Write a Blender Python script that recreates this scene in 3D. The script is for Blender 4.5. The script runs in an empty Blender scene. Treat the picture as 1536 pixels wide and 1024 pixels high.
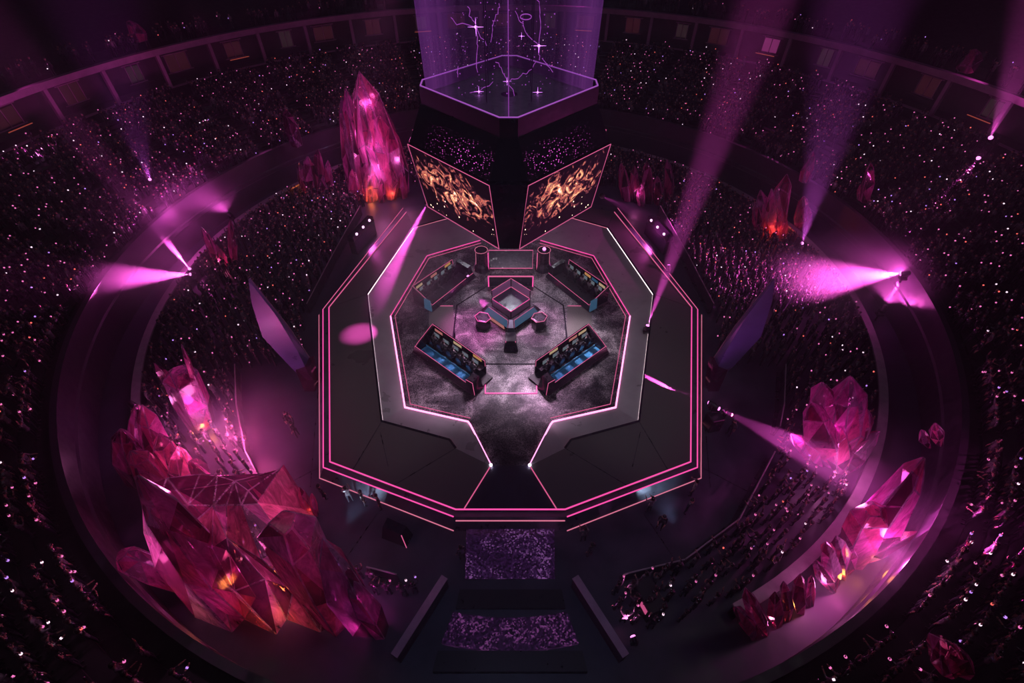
import bpy, bmesh, math, random
import numpy as np
from mathutils import Vector, Matrix

random.seed(7)
rng = np.random.default_rng(11)
C = bpy.context.scene.collection
PI = math.pi

# ------------------------------------------------------------------ camera
F = 738.6
TH = math.radians(45.55)
CAM = Vector((0.16, -34.4, 28.0))
cd = bpy.data.cameras.new('camera')
cd.lens = F * 36 / 1536
cd.sensor_width = 36
cd.clip_end = 600
cam = bpy.data.objects.new('camera', cd)
C.objects.link(cam)
cam.location = CAM
cam.rotation_euler = (PI / 2 - TH, 0, 0)
bpy.context.scene.camera = cam


def ray(u, v):
    x = (u - 768) / F
    y = (512 - v) / F
    return Vector((x, y * math.sin(TH) + math.cos(TH), y * math.cos(TH) - math.sin(TH)))


def at(u, v, z=0.0):
    d = ray(u, v)
    return CAM + d * ((z - CAM.z) / d.z)


def atY(u, v, Y):
    d = ray(u, v)
    return CAM + d * ((Y - CAM.y) / d.y)


def proj(p):
    y, z = p[1] - CAM.y, p[2] - CAM.z
    dep = y * math.cos(TH) - z * math.sin(TH)
    up = y * math.sin(TH) + z * math.cos(TH)
    return 768 + F * (p[0] - CAM.x) / dep, 512 - F * up / dep, dep


# ------------------------------------------------------------------ materials
def new_mat(name):
    m = bpy.data.materials.new(name)
    m.use_nodes = True
    nt = m.node_tree
    return m, nt, nt.nodes['Principled BSDF'], nt.nodes['Material Output']


def ramp(nt, src, stops):
    r = nt.nodes.new('ShaderNodeValToRGB')
    e = r.color_ramp.elements
    while len(e) < len(stops):
        e.new(0.5)
    for k, (p, c) in enumerate(stops):
        e[k].position = p
        e[k].color = (*c, 1) if len(c) == 3 else c
    nt.links.new(src, r.inputs[0])
    return r.outputs[0]


def noise(nt, scale, detail=4, rough=0.6, coord='Object', vec_scale=None, distort=0.0):
    tc = nt.nodes.new('ShaderNodeTexCoord')
    n = nt.nodes.new('ShaderNodeTexNoise')
    n.inputs['Scale'].default_value = scale
    n.inputs['Detail'].default_value = detail
    n.inputs['Roughness'].default_value = rough
    n.inputs['Distortion'].default_value = distort
    src = tc.outputs[coord]
    if vec_scale:
        mp = nt.nodes.new('ShaderNodeMapping')
        mp.inputs['Scale'].default_value = vec_scale
        nt.links.new(src, mp.inputs[0])
        src = mp.outputs[0]
    nt.links.new(src, n.inputs['Vector'])
    return n.outputs['Fac']


def surf(name, col, rough=0.5, metal=0.0, var=0.25, nscale=3.0, rvar=0.12, bump=0.0, spec=0.5, coat=0.0, vec_scale=None):
    m, nt, b, out = new_mat(name)
    f = noise(nt, nscale, vec_scale=vec_scale)
    c0 = tuple(max(0, c * (1 - var)) for c in col)
    c1 = tuple(min(1, c * (1 + var)) for c in col)
    nt.links.new(ramp(nt, f, [(0.3, c0), (0.7, c1)]), b.inputs['Base Color'])
    nt.links.new(ramp(nt, f, [(0.3, (max(0.02, rough - rvar),) * 3), (0.7, (min(1, rough + rvar),) * 3)]), b.inputs['Roughness'])
    b.inputs['Metallic'].default_value = metal
    b.inputs['Specular IOR Level'].default_value = spec
    b.inputs['Coat Weight'].default_value = coat
    if bump:
        bp = nt.nodes.new('ShaderNodeBump')
        bp.inputs['Strength'].default_value = bump
        bp.inputs['Distance'].default_value = 0.02
        nt.links.new(f, bp.inputs['Height'])
        nt.links.new(bp.outputs[0], b.inputs['Normal'])
    return m


def emit(name, col, strength, sample=True):
    m, nt, b, out = new_mat(name)
    b.inputs['Base Color'].default_value = (0.02, 0.02, 0.02, 1)
    b.inputs['Emission Color'].default_value = (*col, 1)
    b.inputs['Emission Strength'].default_value = strength
    b.inputs['Roughness'].default_value = 0.3
    if not sample:
        m.cycles.emission_sampling = 'NONE'
    return m


PINK = (1.0, 0.13, 0.55)
MAG = (1.0, 0.10, 0.66)
M = {}
M['floor'] = surf('arena floor', (0.035, 0.033, 0.055), 0.42, 0.0, 0.3, 0.7, bump=0.1)
M['terrace'] = surf('dark terrace', (0.006, 0.0055, 0.008), 0.75, 0, 0.3, 2)
M['wallin'] = surf('dark ring wall', (0.03, 0.022, 0.036), 0.45, 0, 0.3, 1.2)
M['rail'] = surf('grey rail', (0.34, 0.30, 0.33), 0.42, 0.3, 0.15, 2)
M['black'] = surf('black housing', (0.012, 0.010, 0.015), 0.38, 0.0, 0.2, 3)
M['blackgloss'] = surf('gloss black', (0.014, 0.011, 0.018), 0.16, 0.0, 0.2, 2)
M['gun'] = surf('gunmetal', (0.055, 0.048, 0.06), 0.32, 0.75, 0.2, 3)
M['bank'] = surf('satin grey bank', (0.30, 0.26, 0.28), 0.33, 0.25, 0.12, 0.6, rvar=0.08)
M['base'] = surf('stage side steel', (0.07, 0.075, 0.10), 0.36, 0.4, 0.2, 1.5)
M['suite'] = surf('suite wall', (0.05, 0.035, 0.045), 0.6, 0, 0.3, 1)
M['beam'] = surf('parapet beam', (0.30, 0.19, 0.28), 0.5, 0.1, 0.2, 1)
M['slab'] = surf('smoky slab', (0.07, 0.085, 0.20), 0.35, 0.1, 0.25, 0.4, rvar=0.1)
M['wedge'] = surf('navy ramp panel', (0.018, 0.016, 0.035), 0.4, 0.1, 0.3, 1)
M['neon'] = emit('pink neon', (0.90, 0.075, 0.37), 1.15)
M['neonhot'] = emit('bright pink neon', (1.0, 0.25, 0.60), 3.0)
M['neondim'] = emit('dim pink neon', (1.0, 0.16, 0.40), 0.7)
M['neonwhite'] = emit('lavender neon', (0.95, 0.72, 0.80), 4.0)
M['trimred'] = emit('thin rose edge light', (1.0, 0.25, 0.42), 0.7, False)
M['lens'] = emit('lamp lens', (1.0, 0.24, 0.80), 2.6, False)
M['lenswhite'] = emit('white lamp lens', (1.0, 0.55, 0.95), 1.8, False)
M['tip'] = emit('white tip lamp', (0.9, 0.75, 1.0), 14)
M['bandpink'] = emit('pink light band', (1.0, 0.14, 0.4), 0.5, False)
M['bandwhite'] = emit('white light band', (0.9, 0.7, 1.0), 2.4, False)
M['bandamber'] = emit('amber light band', (1.0, 0.16, 0.10), 0.25, False)
M['skin'] = surf('skin', (0.34, 0.19, 0.14), 0.4, 0, 0.1, 8)
M['hair'] = surf('dark hair', (0.015, 0.011, 0.010), 0.3, 0, 0.3, 12)
M['eye'] = surf('eye', (0.02, 0.015, 0.015), 0.2, 0, 0.1, 5)
M['trousers'] = surf('dark trousers', (0.02, 0.02, 0.03), 0.6, 0, 0.3, 6)
M['shoe'] = surf('black shoe', (0.01, 0.01, 0.01), 0.4, 0, 0.2, 6)
for k, c in dict(a=(0.012, 0.012, 0.02), b=(0.03, 0.026, 0.034), c=(0.02, 0.01, 0.02), d=(0.15, 0.14, 0.15)).items():
    M['shirt' + k] = surf('shirt cloth ' + k, c, 0.30, 0, 0.25, 7, coat=0.8, rvar=0.1)


# stage deck: near black satin with faint dust
def deck_mat():
    m, nt, b, out = new_mat('stage deck laminate')
    f = noise(nt, 55, 2, 0.8)
    g = noise(nt, 0.35, 3, 0.5)
    nt.links.new(ramp(nt, f, [(0.42, (0.075, 0.068, 0.066)), (0.72, (0.17, 0.155, 0.15))]), b.inputs['Base Color'])
    nt.links.new(ramp(nt, g, [(0.3, (0.26,) * 3), (0.7, (0.46,) * 3)]), b.inputs['Roughness'])
    b.inputs['Metallic'].default_value = 0.25
    bp = nt.nodes.new('ShaderNodeBump')
    bp.inputs['Strength'].default_value = 0.22
    bp.inputs['Distance'].default_value = 0.01
    nt.links.new(f, bp.inputs['Height'])
    nt.links.new(bp.outputs[0], b.inputs['Normal'])
    return m


def inner_mat():
    m, nt, b, out = new_mat('scuffed mirror floor')
    f = noise(nt, 0.55, 8, 0.66, distort=0.8)
    g = noise(nt, 14, 6, 0.8)
    mx = nt.nodes.new('ShaderNodeMath')
    mx.operation = 'MULTIPLY'
    nt.links.new(f, mx.inputs[0])
    nt.links.new(g, mx.inputs[1])
    nt.links.new(ramp(nt, mx.outputs[0], [(0.17, (0.016, 0.014, 0.020)), (0.25, (0.075, 0.065, 0.075)), (0.36, (0.42, 0.38, 0.40))]), b.inputs['Base Color'])
    nt.links.new(ramp(nt, g, [(0.35, (0.16,) * 3), (0.65, (0.46,) * 3)]), b.inputs['Roughness'])
    b.inputs['Metallic'].default_value = 0.45
    bp = nt.nodes.new('ShaderNodeBump')
    bp.inputs['Strength'].default_value = 0.5
    bp.inputs['Distance'].default_value = 0.02
    nt.links.new(g, bp.inputs['Height'])
    nt.links.new(bp.outputs[0], b.inputs['Normal'])
    return m


M['deck'] = deck_mat()
M['inner'] = inner_mat()


def crystal_mat(name, col, trans_col, mixf, rough, clear):
    m, nt, b, out = new_mat(name)
    s = noise(nt, 0.9, 7, 0.68, vec_scale=(2.0, 2.0, 0.5), distort=1.0)
    cr = ramp(nt, s, [(0.30, tuple(c * 0.35 for c in col)), (0.52, col), (0.72, tuple(min(1, c * 1.7 + 0.06) for c in col))])
    nt.links.new(cr, b.inputs['Base Color'])
    b.inputs['Roughness'].default_value = rough
    b.inputs['Specular IOR Level'].default_value = 0.9
    b.inputs['Specular Tint'].default_value = (1.0, 0.75, 0.9, 1)
    bp = nt.nodes.new('ShaderNodeBump')
    bp.inputs['Strength'].default_value = 0.12
    bp.inputs['Distance'].default_value = 0.08
    nt.links.new(s, bp.inputs['Height'])
    nt.links.new(bp.outputs[0], b.inputs['Normal'])
    t = nt.nodes.new('ShaderNodeBsdfTranslucent')
    tr = ramp(nt, s, [(0.32, tuple(c * 0.12 for c in trans_col)), (0.52, tuple(c * 0.5 for c in trans_col)), (0.68, trans_col)])
    nt.links.new(tr, t.inputs['Color'])
    mix = nt.nodes.new('ShaderNodeMixShader')
    mix.inputs[0].default_value = mixf
    nt.links.new(b.outputs[0], mix.inputs[1])
    nt.links.new(t.outputs[0], mix.inputs[2])
    tp = nt.nodes.new('ShaderNodeBsdfTransparent')
    tp.inputs['Color'].default_value = (*[min(1, c + 0.25) for c in trans_col], 1)
    fr = nt.nodes.new('ShaderNodeLayerWeight')
    fr.inputs[0].default_value = 0.35
    mu = nt.nodes.new('ShaderNodeMath')
    mu.operation = 'MULTIPLY_ADD'
    mu.inputs[1].default_value = -clear
    mu.inputs[2].default_value = clear
    nt.links.new(fr.outputs['Facing'], mu.inputs[0])
    mix2 = nt.nodes.new('ShaderNodeMixShader')
    nt.links.new(mu.outputs[0], mix2.inputs[0])
    nt.links.new(mix.outputs[0], mix2.inputs[1])
    nt.links.new(tp.outputs[0], mix2.inputs[2])
    nt.links.new(mix2.outputs[0], out.inputs['Surface'])
    return m


M['cry_pink'] = crystal_mat('pink crystal facet', (0.60, 0.16, 0.42), (1.0, 0.36, 0.74), 0.5, 0.07, 0.5)
M['cry_dark'] = crystal_mat('smoky crystal facet', (0.06, 0.02, 0.05), (0.35, 0.06, 0.20), 0.35, 0.05, 0.72)
M['cry_red'] = crystal_mat('rose crystal facet', (0.55, 0.10, 0.26), (1.0, 0.28, 0.50), 0.5, 0.07, 0.45)
M['cry_clear'] = crystal_mat('clear crystal facet', (0.36, 0.28, 0.38), (0.75, 0.50, 0.70), 0.3, 0.05, 0.7)
CRY = [M['cry_pink'], M['cry_dark'], M['cry_red'], M['cry_clear']]


def glass_mat():
    m, nt, b, out = new_mat('clear display glass')
    b.inputs['Base Color'].default_value = (0.75, 0.85, 0.85, 1)
    b.inputs['Roughness'].default_value = 0.04
    t = nt.nodes.new('ShaderNodeBsdfTransparent')
    t.inputs['Color'].default_value = (0.85, 0.92, 0.92, 1)
    mix = nt.nodes.new('ShaderNodeMixShader')
    fr = nt.nodes.new('ShaderNodeFresnel')
    fr.inputs[0].default_value = 1.5
    nt.links.new(fr.outputs[0], mix.inputs[0])
    nt.links.new(t.outputs[0], mix.inputs[1])
    nt.links.new(b.outputs[0], mix.inputs[2])
    nt.links.new(mix.outputs[0], out.inputs['Surface'])
    return m


M['glass'] = glass_mat()


def screen_mat(name, seed):
    """a big LED screen showing an abstract warm picture; coordinates come from the UV map"""
    m, nt, b, out = new_mat(name)
    b.inputs['Base Color'].default_value = (0.005, 0.005, 0.005, 1)
    b.inputs['Roughness'].default_value = 0.6
    b.inputs['Specular IOR Level'].default_value = 0.15
    uv = nt.nodes.new('ShaderNodeTexCoord')
    mp = nt.nodes.new('ShaderNodeMapping')
    mp.inputs['Location'].default_value = (seed, seed * 0.7, 0)
    mp.inputs['Scale'].default_value = (1.6, 1.0, 1)
    nt.links.new(uv.outputs['UV'], mp.inputs[0])
    n = nt.nodes.new('ShaderNodeTexNoise')
    n.inputs['Scale'].default_value = 4.6
    n.inputs['Detail'].default_value = 10
    n.inputs['Roughness'].default_value = 0.62
    n.inputs['Distortion'].default_value = 2.2
    nt.links.new(mp.outputs[0], n.inputs['Vector'])
    # darker towards the rim and the lower caption strip
    sep = nt.nodes.new('ShaderNodeSeparateXYZ')
    nt.links.new(uv.outputs['UV'], sep.inputs[0])

    def math_node(op, a, c, clamp=False):
        k = nt.nodes.new('ShaderNodeMath')
        k.operation = op
        k.use_clamp = clamp
        for i, q in enumerate((a, c)):
            if q is None:
                continue
            if isinstance(q, (int, float)):
                k.inputs[i].default_value = q
            else:
                nt.links.new(q, k.inputs[i])
        return k.outputs[0]
    dx = math_node('SUBTRACT', sep.outputs[0], 0.5)
    dy = math_node('SUBTRACT', sep.outputs[1], 0.60)
    r2 = math_node('ADD', math_node('MULTIPLY', math_node('MULTIPLY', dx, dx), 1.9), math_node('MULTIPLY', math_node('MULTIPLY', dy, dy), 4.2))
    msk = math_node('SUBTRACT', 1.0, r2, True)
    g = math_node('MULTIPLY', n.outputs['Fac'], math_node('ADD', math_node('MULTIPLY', msk, 0.40), 0.72))
    col = ramp(nt, g, [(0.47, (0.0006, 0.0002, 0.0006)), (0.53, (0.035, 0.007, 0.012)), (0.57, (0.22, 0.05, 0.03)), (0.60, (0.03, 0.010, 0.02)), (0.66, (0.50, 0.22, 0.09)), (0.70, (0.22, 0.09, 0.13)), (0.76, (1.0, 0.78, 0.55))])
    # small caption marks near the foot of the picture
    mp2 = nt.nodes.new('ShaderNodeMapping')
    mp2.inputs['Scale'].default_value = (34, 17, 1)
    nt.links.new(uv.outputs['UV'], mp2.inputs[0])
    vo = nt.nodes.new('ShaderNodeTexVoronoi')
    vo.inputs['Scale'].default_value = 1
    nt.links.new(mp2.outputs[0], vo.inputs['Vector'])
    dots = math_node('LESS_THAN', vo.outputs['Distance'], 0.21)
    low = math_node('LESS_THAN', sep.outputs[1], 0.32)
    sepc = nt.nodes.new('ShaderNodeSeparateColor')
    nt.links.new(vo.outputs['Color'], sepc.inputs[0])
    some = math_node('GREATER_THAN', sepc.outputs[0], 0.80)
    dd = math_node('MULTIPLY', math_node('MULTIPLY', dots, low), some)
    mixc = nt.nodes.new('ShaderNodeMixRGB')
    mixc.inputs[2].default_value = (0.9, 0.65, 0.4, 1)
    nt.links.new(dd, mixc.inputs[0])
    nt.links.new(col, mixc.inputs[1])
    nt.links.new(mixc.outputs[0], b.inputs['Emission Color'])
    b.inputs['Emission Strength'].default_value = 4.2
    return m


def led_mat(name, c_lo, c_hi, scale, thr, strength, coord='Object', vec=(1, 1, 1), base=(0.01, 0.008, 0.02)):
    """LED tiles that glow in scattered cells"""
    m, nt, b, out = new_mat(name)
    b.inputs['Base Color'].default_value = (*base, 1)
    b.inputs['Roughness'].default_value = 0.3
    tc = nt.nodes.new('ShaderNodeTexCoord')
    mp = nt.nodes.new('ShaderNodeMapping')
    mp.inputs['Scale'].default_value = vec
    nt.links.new(tc.outputs[coord], mp.inputs[0])
    vo = nt.nodes.new('ShaderNodeTexVoronoi')
    vo.inputs['Scale'].default_value = scale
    nt.links.new(mp.outputs[0], vo.inputs['Vector'])
    n = nt.nodes.new('ShaderNodeTexNoise')
    n.inputs['Scale'].default_value = 0.55
    n.inputs['Detail'].default_value = 5
    n.inputs['Distortion'].default_value = 1.5
    nt.links.new(mp.outputs[0], n.inputs['Vector'])
    sc = nt.nodes.new('ShaderNodeSeparateColor')
    nt.links.new(vo.outputs['Color'], sc.inputs[0])
    mu = nt.nodes.new('ShaderNodeMath')
    mu.operation = 'MULTIPLY'
    nt.links.new(sc.outputs[0], mu.inputs[0])
    nt.links.new(n.outputs['Fac'], mu.inputs[1])
    nt.links.new(ramp(nt, mu.outputs[0], [(0.05, tuple(c * 0.08 for c in c_lo)), (thr, c_lo), (min(0.98, thr + 0.2), c_hi)]), b.inputs['Emission Color'])
    b.inputs['Emission Strength'].default_value = strength
    m.cycles.emission_sampling = 'NONE'
    return m


M['ledfloor'] = led_mat('violet LED floor', (0.075, 0.018, 0.12), (0.55, 0.20, 0.70), 13, 0.40, 0.30)
M['ledstep'] = led_mat('violet LED step', (0.05, 0.010, 0.075), (0.40, 0.10, 0.42), 13, 0.36, 0.33)


def flecks_mat():
    m, nt, b, out = new_mat('roof dashes')
    b.inputs['Base Color'].default_value = (0.008, 0.006, 0.011, 1)
    b.inputs['Roughness'].default_value = 0.32
    tc = nt.nodes.new('ShaderNodeTexCoord')
    mp = nt.nodes.new('ShaderNodeMapping')
    mp.inputs['Scale'].default_value = (38, 24, 1)
    nt.links.new(tc.outputs['UV'], mp.inputs[0])
    vo = nt.nodes.new('ShaderNodeTexVoronoi')
    vo.inputs['Scale'].default_value = 1
    vo.inputs['Randomness'].default_value = 0.6
    nt.links.new(mp.outputs[0], vo.inputs['Vector'])
    sc = nt.nodes.new('ShaderNodeSeparateColor')
    nt.links.new(vo.outputs['Color'], sc.inputs[0])
    lt = nt.nodes.new('ShaderNodeMath')
    lt.operation = 'LESS_THAN'
    lt.inputs[1].default_value = 0.24
    nt.links.new(vo.outputs['Distance'], lt.inputs[0])
    # emissive dashes, strongest near the inner corner
    sp = nt.nodes.new('ShaderNodeSeparateXYZ')
    nt.links.new(tc.outputs['UV'], sp.inputs[0])
    band = ramp(nt, sp.outputs[0], [(0.15, (0, 0, 0)), (0.72, (1, 1, 1)), (0.96, (0.3, 0.3, 0.3))])
    band2 = ramp(nt, sp.outputs[1], [(0.0, (0.25,) * 3), (0.22, (1, 1, 1)), (0.75, (0, 0, 0))])
    a = nt.nodes.new('ShaderNodeMixRGB')
    a.blend_type = 'MULTIPLY'
    a.inputs[0].default_value = 1
    nt.links.new(band, a.inputs[1])
    nt.links.new(band2, a.inputs[2])
    w = nt.nodes.new('ShaderNodeMath')
    w.operation = 'MULTIPLY'
    nt.links.new(lt.outputs[0], w.inputs[0])
    nt.links.new(sc.outputs[1], w.inputs[1])
    w2 = nt.nodes.new('ShaderNodeMath')
    w2.operation = 'MULTIPLY'
    nt.links.new(w.outputs[0], w2.inputs[0])
    nt.links.new(a.outputs[0], w2.inputs[1])
    b.inputs['Emission Color'].default_value = (0.75, 0.10, 0.60, 1)
    w3 = nt.nodes.new('ShaderNodeMath')
    w3.operation = 'MULTIPLY'
    w3.inputs[1].default_value = 3.5
    nt.links.new(w2.outputs[0], w3.inputs[0])
    nt.links.new(w3.outputs[0], b.inputs['Emission Strength'])
    m.cycles.emission_sampling = 'NONE'
    return m


M['flecks'] = flecks_mat()


def curtain_mat():
    """a gauze LED curtain: mostly see-through, glowing violet threads"""
    m, nt, b, out = new_mat('violet LED gauze')
    tc = nt.nodes.new('ShaderNodeTexCoord')
    mp = nt.nodes.new('ShaderNodeMapping')
    mp.inputs['Scale'].default_value = (3.2, 0.06, 1)
    nt.links.new(tc.outputs['UV'], mp.inputs[0])
    n = nt.nodes.new('ShaderNodeTexNoise')
    n.inputs['Scale'].default_value = 4
    n.inputs['Detail'].default_value = 5
    n.inputs['Roughness'].default_value = 0.7
    nt.links.new(mp.outputs[0], n.inputs['Vector'])
    sp = nt.nodes.new('ShaderNodeSeparateXYZ')
    nt.links.new(tc.outputs['UV'], sp.inputs[0])
    edge = ramp(nt, sp.outputs[0], [(0.0, (1.9,) * 3), (0.28, (1.5,) * 3), (0.40, (0.42,) * 3), (0.93, (0.30,) * 3), (1.0, (0.9,) * 3)])
    e = nt.nodes.new('ShaderNodeEmission')
    mixc = nt.nodes.new('ShaderNodeMixRGB')
    mixc.blend_type = 'MULTIPLY'
    mixc.inputs[0].default_value = 1
    nt.links.new(ramp(nt, n.outputs['Fac'], [(0.3, (0.035, 0.006, 0.06)), (0.55, (0.10, 0.020, 0.135)), (0.75, (0.23, 0.05, 0.26))]), mixc.inputs[1])
    nt.links.new(edge, mixc.inputs[2])
    nt.links.new(mixc.outputs[0], e.inputs['Color'])
    e.inputs['Strength'].default_value = 0.26
    t = nt.nodes.new('ShaderNodeBsdfTransparent')
    t.inputs['Color'].default_value = (0.82, 0.80, 0.86, 1)
    a = nt.nodes.new('ShaderNodeAddShader')
    nt.links.new(e.outputs[0], a.inputs[0])
    nt.links.new(t.outputs[0], a.inputs[1])
    nt.links.new(a.outputs[0], out.inputs['Surface'])
    m.cycles.emission_sampling = 'NONE'
    return m


M['curtain'] = curtain_mat()
M['star'] = emit('violet star', (0.75, 0.22, 1.0), 4, False)
M['thread'] = emit('violet light thread', (0.50, 0.09, 0.66), 0.7, False)
M['blue'] = surf('blue booth lining', (0.05, 0.22, 0.42), 0.22, 0.1, 0.25, 2.5)
M['bluelit'] = emit('blue light panel', (0.10, 0.40, 0.75), 0.16)
M['bluegrey'] = surf('pale blue panel', (0.20, 0.26, 0.36), 0.3, 0.2, 0.2, 4)
M['orange'] = emit('amber screen', (0.95, 0.45, 0.16), 0.42)
M['orange2'] = emit('cream screen', (0.95, 0.66, 0.40), 0.42)
M['pinkscr'] = emit('salmon screen', (0.95, 0.33, 0.30), 0.38)
M['screenblue'] = emit('monitor picture', (0.45, 0.55, 0.65), 0.22)
M['graphic'] = led_mat('grey screen with pale splash', (0.035, 0.03, 0.04), (0.6, 0.55, 0.6), 7, 0.50, 0.7)
M['glow_pink'] = emit('pink wristband', (1.0, 0.20, 0.58), 1.0, False)  # these emissive tones are painted glints for the crowd
M['glow_red'] = emit('red wristband', (1.0, 0.14, 0.12), 1.2, False)
M['glow_vio'] = emit('violet wristband', (0.55, 0.25, 1.0), 1.2, False)
M['glow_white'] = emit('white glint', (1.0, 0.72, 0.92), 1.5, False)
M['suitewin'] = emit('dim suite window', (0.55, 0.10, 0.16), 0.035, False)
M['suitewin2'] = emit('dim grey suite window', (0.40, 0.22, 0.26), 0.04, False)
M['suitepink'] = emit('pink lit suite window', (1.0, 0.12, 0.6), 0.14, False)


# ------------------------------------------------------------------ mesh helpers
class MB:
    def __init__(self, mirror=False):
        self.bm = bmesh.new()
        self.mirror = mirror

    def hull(self, pts):
        vs = [self.bm.verts.new(p) for p in pts]
        r = bmesh.ops.convex_hull(self.bm, input=vs)
        junk = [e for e in r['geom_interior'] + r['geom_unused'] if isinstance(e, bmesh.types.BMVert)]
        junk = list(set(junk))
        if junk:
            bmesh.ops.delete(self.bm, geom=junk, context='VERTS')
        return self

    def box(self, c, s, rz=0.0, taper=1.0):
        cx, cy, cz = c
        pts = []
        for dz in (-1, 1):
            k = taper if dz > 0 else 1.0
            for dx, dy in ((-1, -1), (1, -1), (1, 1), (-1, 1)):
                x, y = dx * s[0] / 2 * k, dy * s[1] / 2 * k
                pts.append((cx + x * math.cos(rz) - y * math.sin(rz), cy + x * math.sin(rz) + y * math.cos(rz), cz + dz * s[2] / 2))
        v = [self.bm.verts.new(p) for p in pts]
        for f in ((3, 2, 1, 0), (4, 5, 6, 7), (0, 1, 5, 4), (1, 2, 6, 5), (2, 3, 7, 6), (3, 0, 4, 7)):
            self.bm.faces.new([v[i] for i in f])
        return self

    def prism(self, poly, z0, z1, poly_top=None):
        a = [self.bm.verts.new((p[0], p[1], z0)) for p in poly]
        b = [self.bm.verts.new((p[0], p[1], z1)) for p in (poly_top or poly)]
        n = len(a)
        self.bm.faces.new(b)
        self.bm.faces.new(a[::-1])
        for i in range(n):
            j = (i + 1) % n
            self.bm.faces.new((a[i], a[j], b[j], b[i]))
        return self

    def loft(self, rings, close=True, cap=True):
        R = [[self.bm.verts.new(p) for p in r] for r in rings]
        n = len(R[0])
        for r0, r1 in zip(R, R[1:]):
            for i in range(n if close else n - 1):
                j = (i + 1) % n
                self.bm.faces.new((r0[i], r0[j], r1[j], r1[i]))
        if cap and close:
            self.bm.faces.new(R[0][::-1])
            self.bm.faces.new(R[-1])
        return self

    def face(self, pts):
        self.bm.faces.new([self.bm.verts.new(p) for p in pts])
        return self

    def tube(self, pts, r, n=6, closed=False):
        pts = [Vector(p) for p in pts]
        rings = []
        N = len(pts)
        for i, p in enumerate(pts):
            if closed:
                d = pts[(i + 1) % N] - pts[i - 1]
            else:
                d = pts[min(i + 1, N - 1)] - pts[max(i - 1, 0)]
            d.normalize()
            up = Vector((0, 0, 1)) if abs(d.z) < 0.95 else Vector((1, 0, 0))
            s = d.cross(up).normalized()
            t = s.cross(d).normalized()
            rr = r[i] if isinstance(r, (list, tuple)) else r
            rings.append([p + (s * math.cos(2 * PI * k / n) + t * math.sin(2 * PI * k / n)) * rr for k in range(n)])
        if closed:
            rings.append(rings[0])
            return self.loft(rings, cap=False)
        return self.loft(rings)

    def strip(self, pts, w, h, closed=False):
        """a bar of rectangular section w x h swept along pts, mitred in plan"""
        pts = [Vector(p) for p in pts]
        N = len(pts)
        rings = []
        for i, p in enumerate(pts):
            def dirn(a, b):
                d = (b - a)
                d.z = 0
                return d.normalized() if d.length > 1e-6 else Vector((1, 0, 0))
            if closed or 0 < i < N - 1:
                d0, d1 = dirn(pts[i - 1], p), dirn(p, pts[(i + 1) % N])
            elif i == 0:
                d0 = d1 = dirn(p, pts[1])
            else:
                d0 = d1 = dirn(pts[i - 1], p)
            n0 = Vector((-d0.y, d0.x, 0))
            n1 = Vector((-d1.y, d1.x, 0))
            nn = (n0 + n1)
            nn = nn.normalized() if nn.length > 1e-6 else n0
            k = 1 / max(0.35, nn.dot(n0))
            o = nn * (w / 2 * k)
            rings.append([p - o, p + o, p + o + Vector((0, 0, h)), p - o + Vector((0, 0, h))])
        if closed:
            rings.append(rings[0])
            return self.loft(rings, cap=False)
        return self.loft(rings)

    def sphere(self, c, r, seg=10, rings=6, sc=(1, 1, 1)):
        mt = Matrix.Translation(c) @ Matrix.Diagonal((sc[0] * r, sc[1] * r, sc[2] * r, 1))
        bmesh.ops.create_uvsphere(self.bm, u_segments=seg, v_segments=rings, radius=1, matrix=mt)
        return self

    def cyl(self, c, r0, r1, h, n=16):
        cx, cy, cz = c
        return self.loft([[(cx + r * math.cos(2 * PI * k / n), cy + r * math.sin(2 * PI * k / n), z) for k in range(n)] for r, z in ((r0, cz), (r1, cz + h))])

    def bevel(self, w, seg=1):
        bmesh.ops.remove_doubles(self.bm, verts=self.bm.verts, dist=1e-5)
        es = [e for e in self.bm.edges if len(e.link_faces) == 2 and e.calc_face_angle(0) > 0.5]
        bmesh.ops.bevel(self.bm, geom=es, offset=w, segments=seg, affect='EDGES', clamp_overlap=True)
        return self

    def mesh(self, name, mats, smooth=False):
        if self.mirror:
            for v in self.bm.verts:
                v.co.x = -v.co.x
        bmesh.ops.remove_doubles(self.bm, verts=self.bm.verts, dist=1e-5)
        bmesh.ops.recalc_face_normals(self.bm, faces=self.bm.faces)
        me = bpy.data.meshes.new(name)
        self.bm.to_mesh(me)
        self.bm.free()
        for m in (mats if isinstance(mats, (list, tuple)) else [mats]):
            me.materials.append(m)
        if smooth:
            for p in me.polygons:
                p.use_smooth = True
        return me


def obj(name, mb, mats, parent=None, smooth=False, label=None):
    me = mb if isinstance(mb, bpy.types.Mesh) else mb.mesh(name, mats, smooth)
    o = bpy.data.objects.new(name, me)
    C.objects.link(o)
    if parent is not None:
        o.parent = parent
    if label:
        o['label'] = label
    return o


def tag(o, label, cat, group=None, kind=None):
    o['label'] = label
    o['category'] = cat
    if group:
        o['group'] = group
    if kind:
        o['kind'] = kind
    return o


def thing(name, label, cat, loc=(0, 0, 0), rz=0.0, group=None):
    o = bpy.data.objects.new(name, None)
    o.empty_display_size = 0.3
    C.objects.link(o)
    o.location = loc
    o.rotation_euler = (0, 0, rz)
    return tag(o, label, cat, group)


def struct(name, mb, mats, label=None, smooth=False):
    o = obj(name, mb, mats, None, smooth)
    o['kind'] = 'structure'
    if label:
        o['label'] = label
    return o


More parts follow.
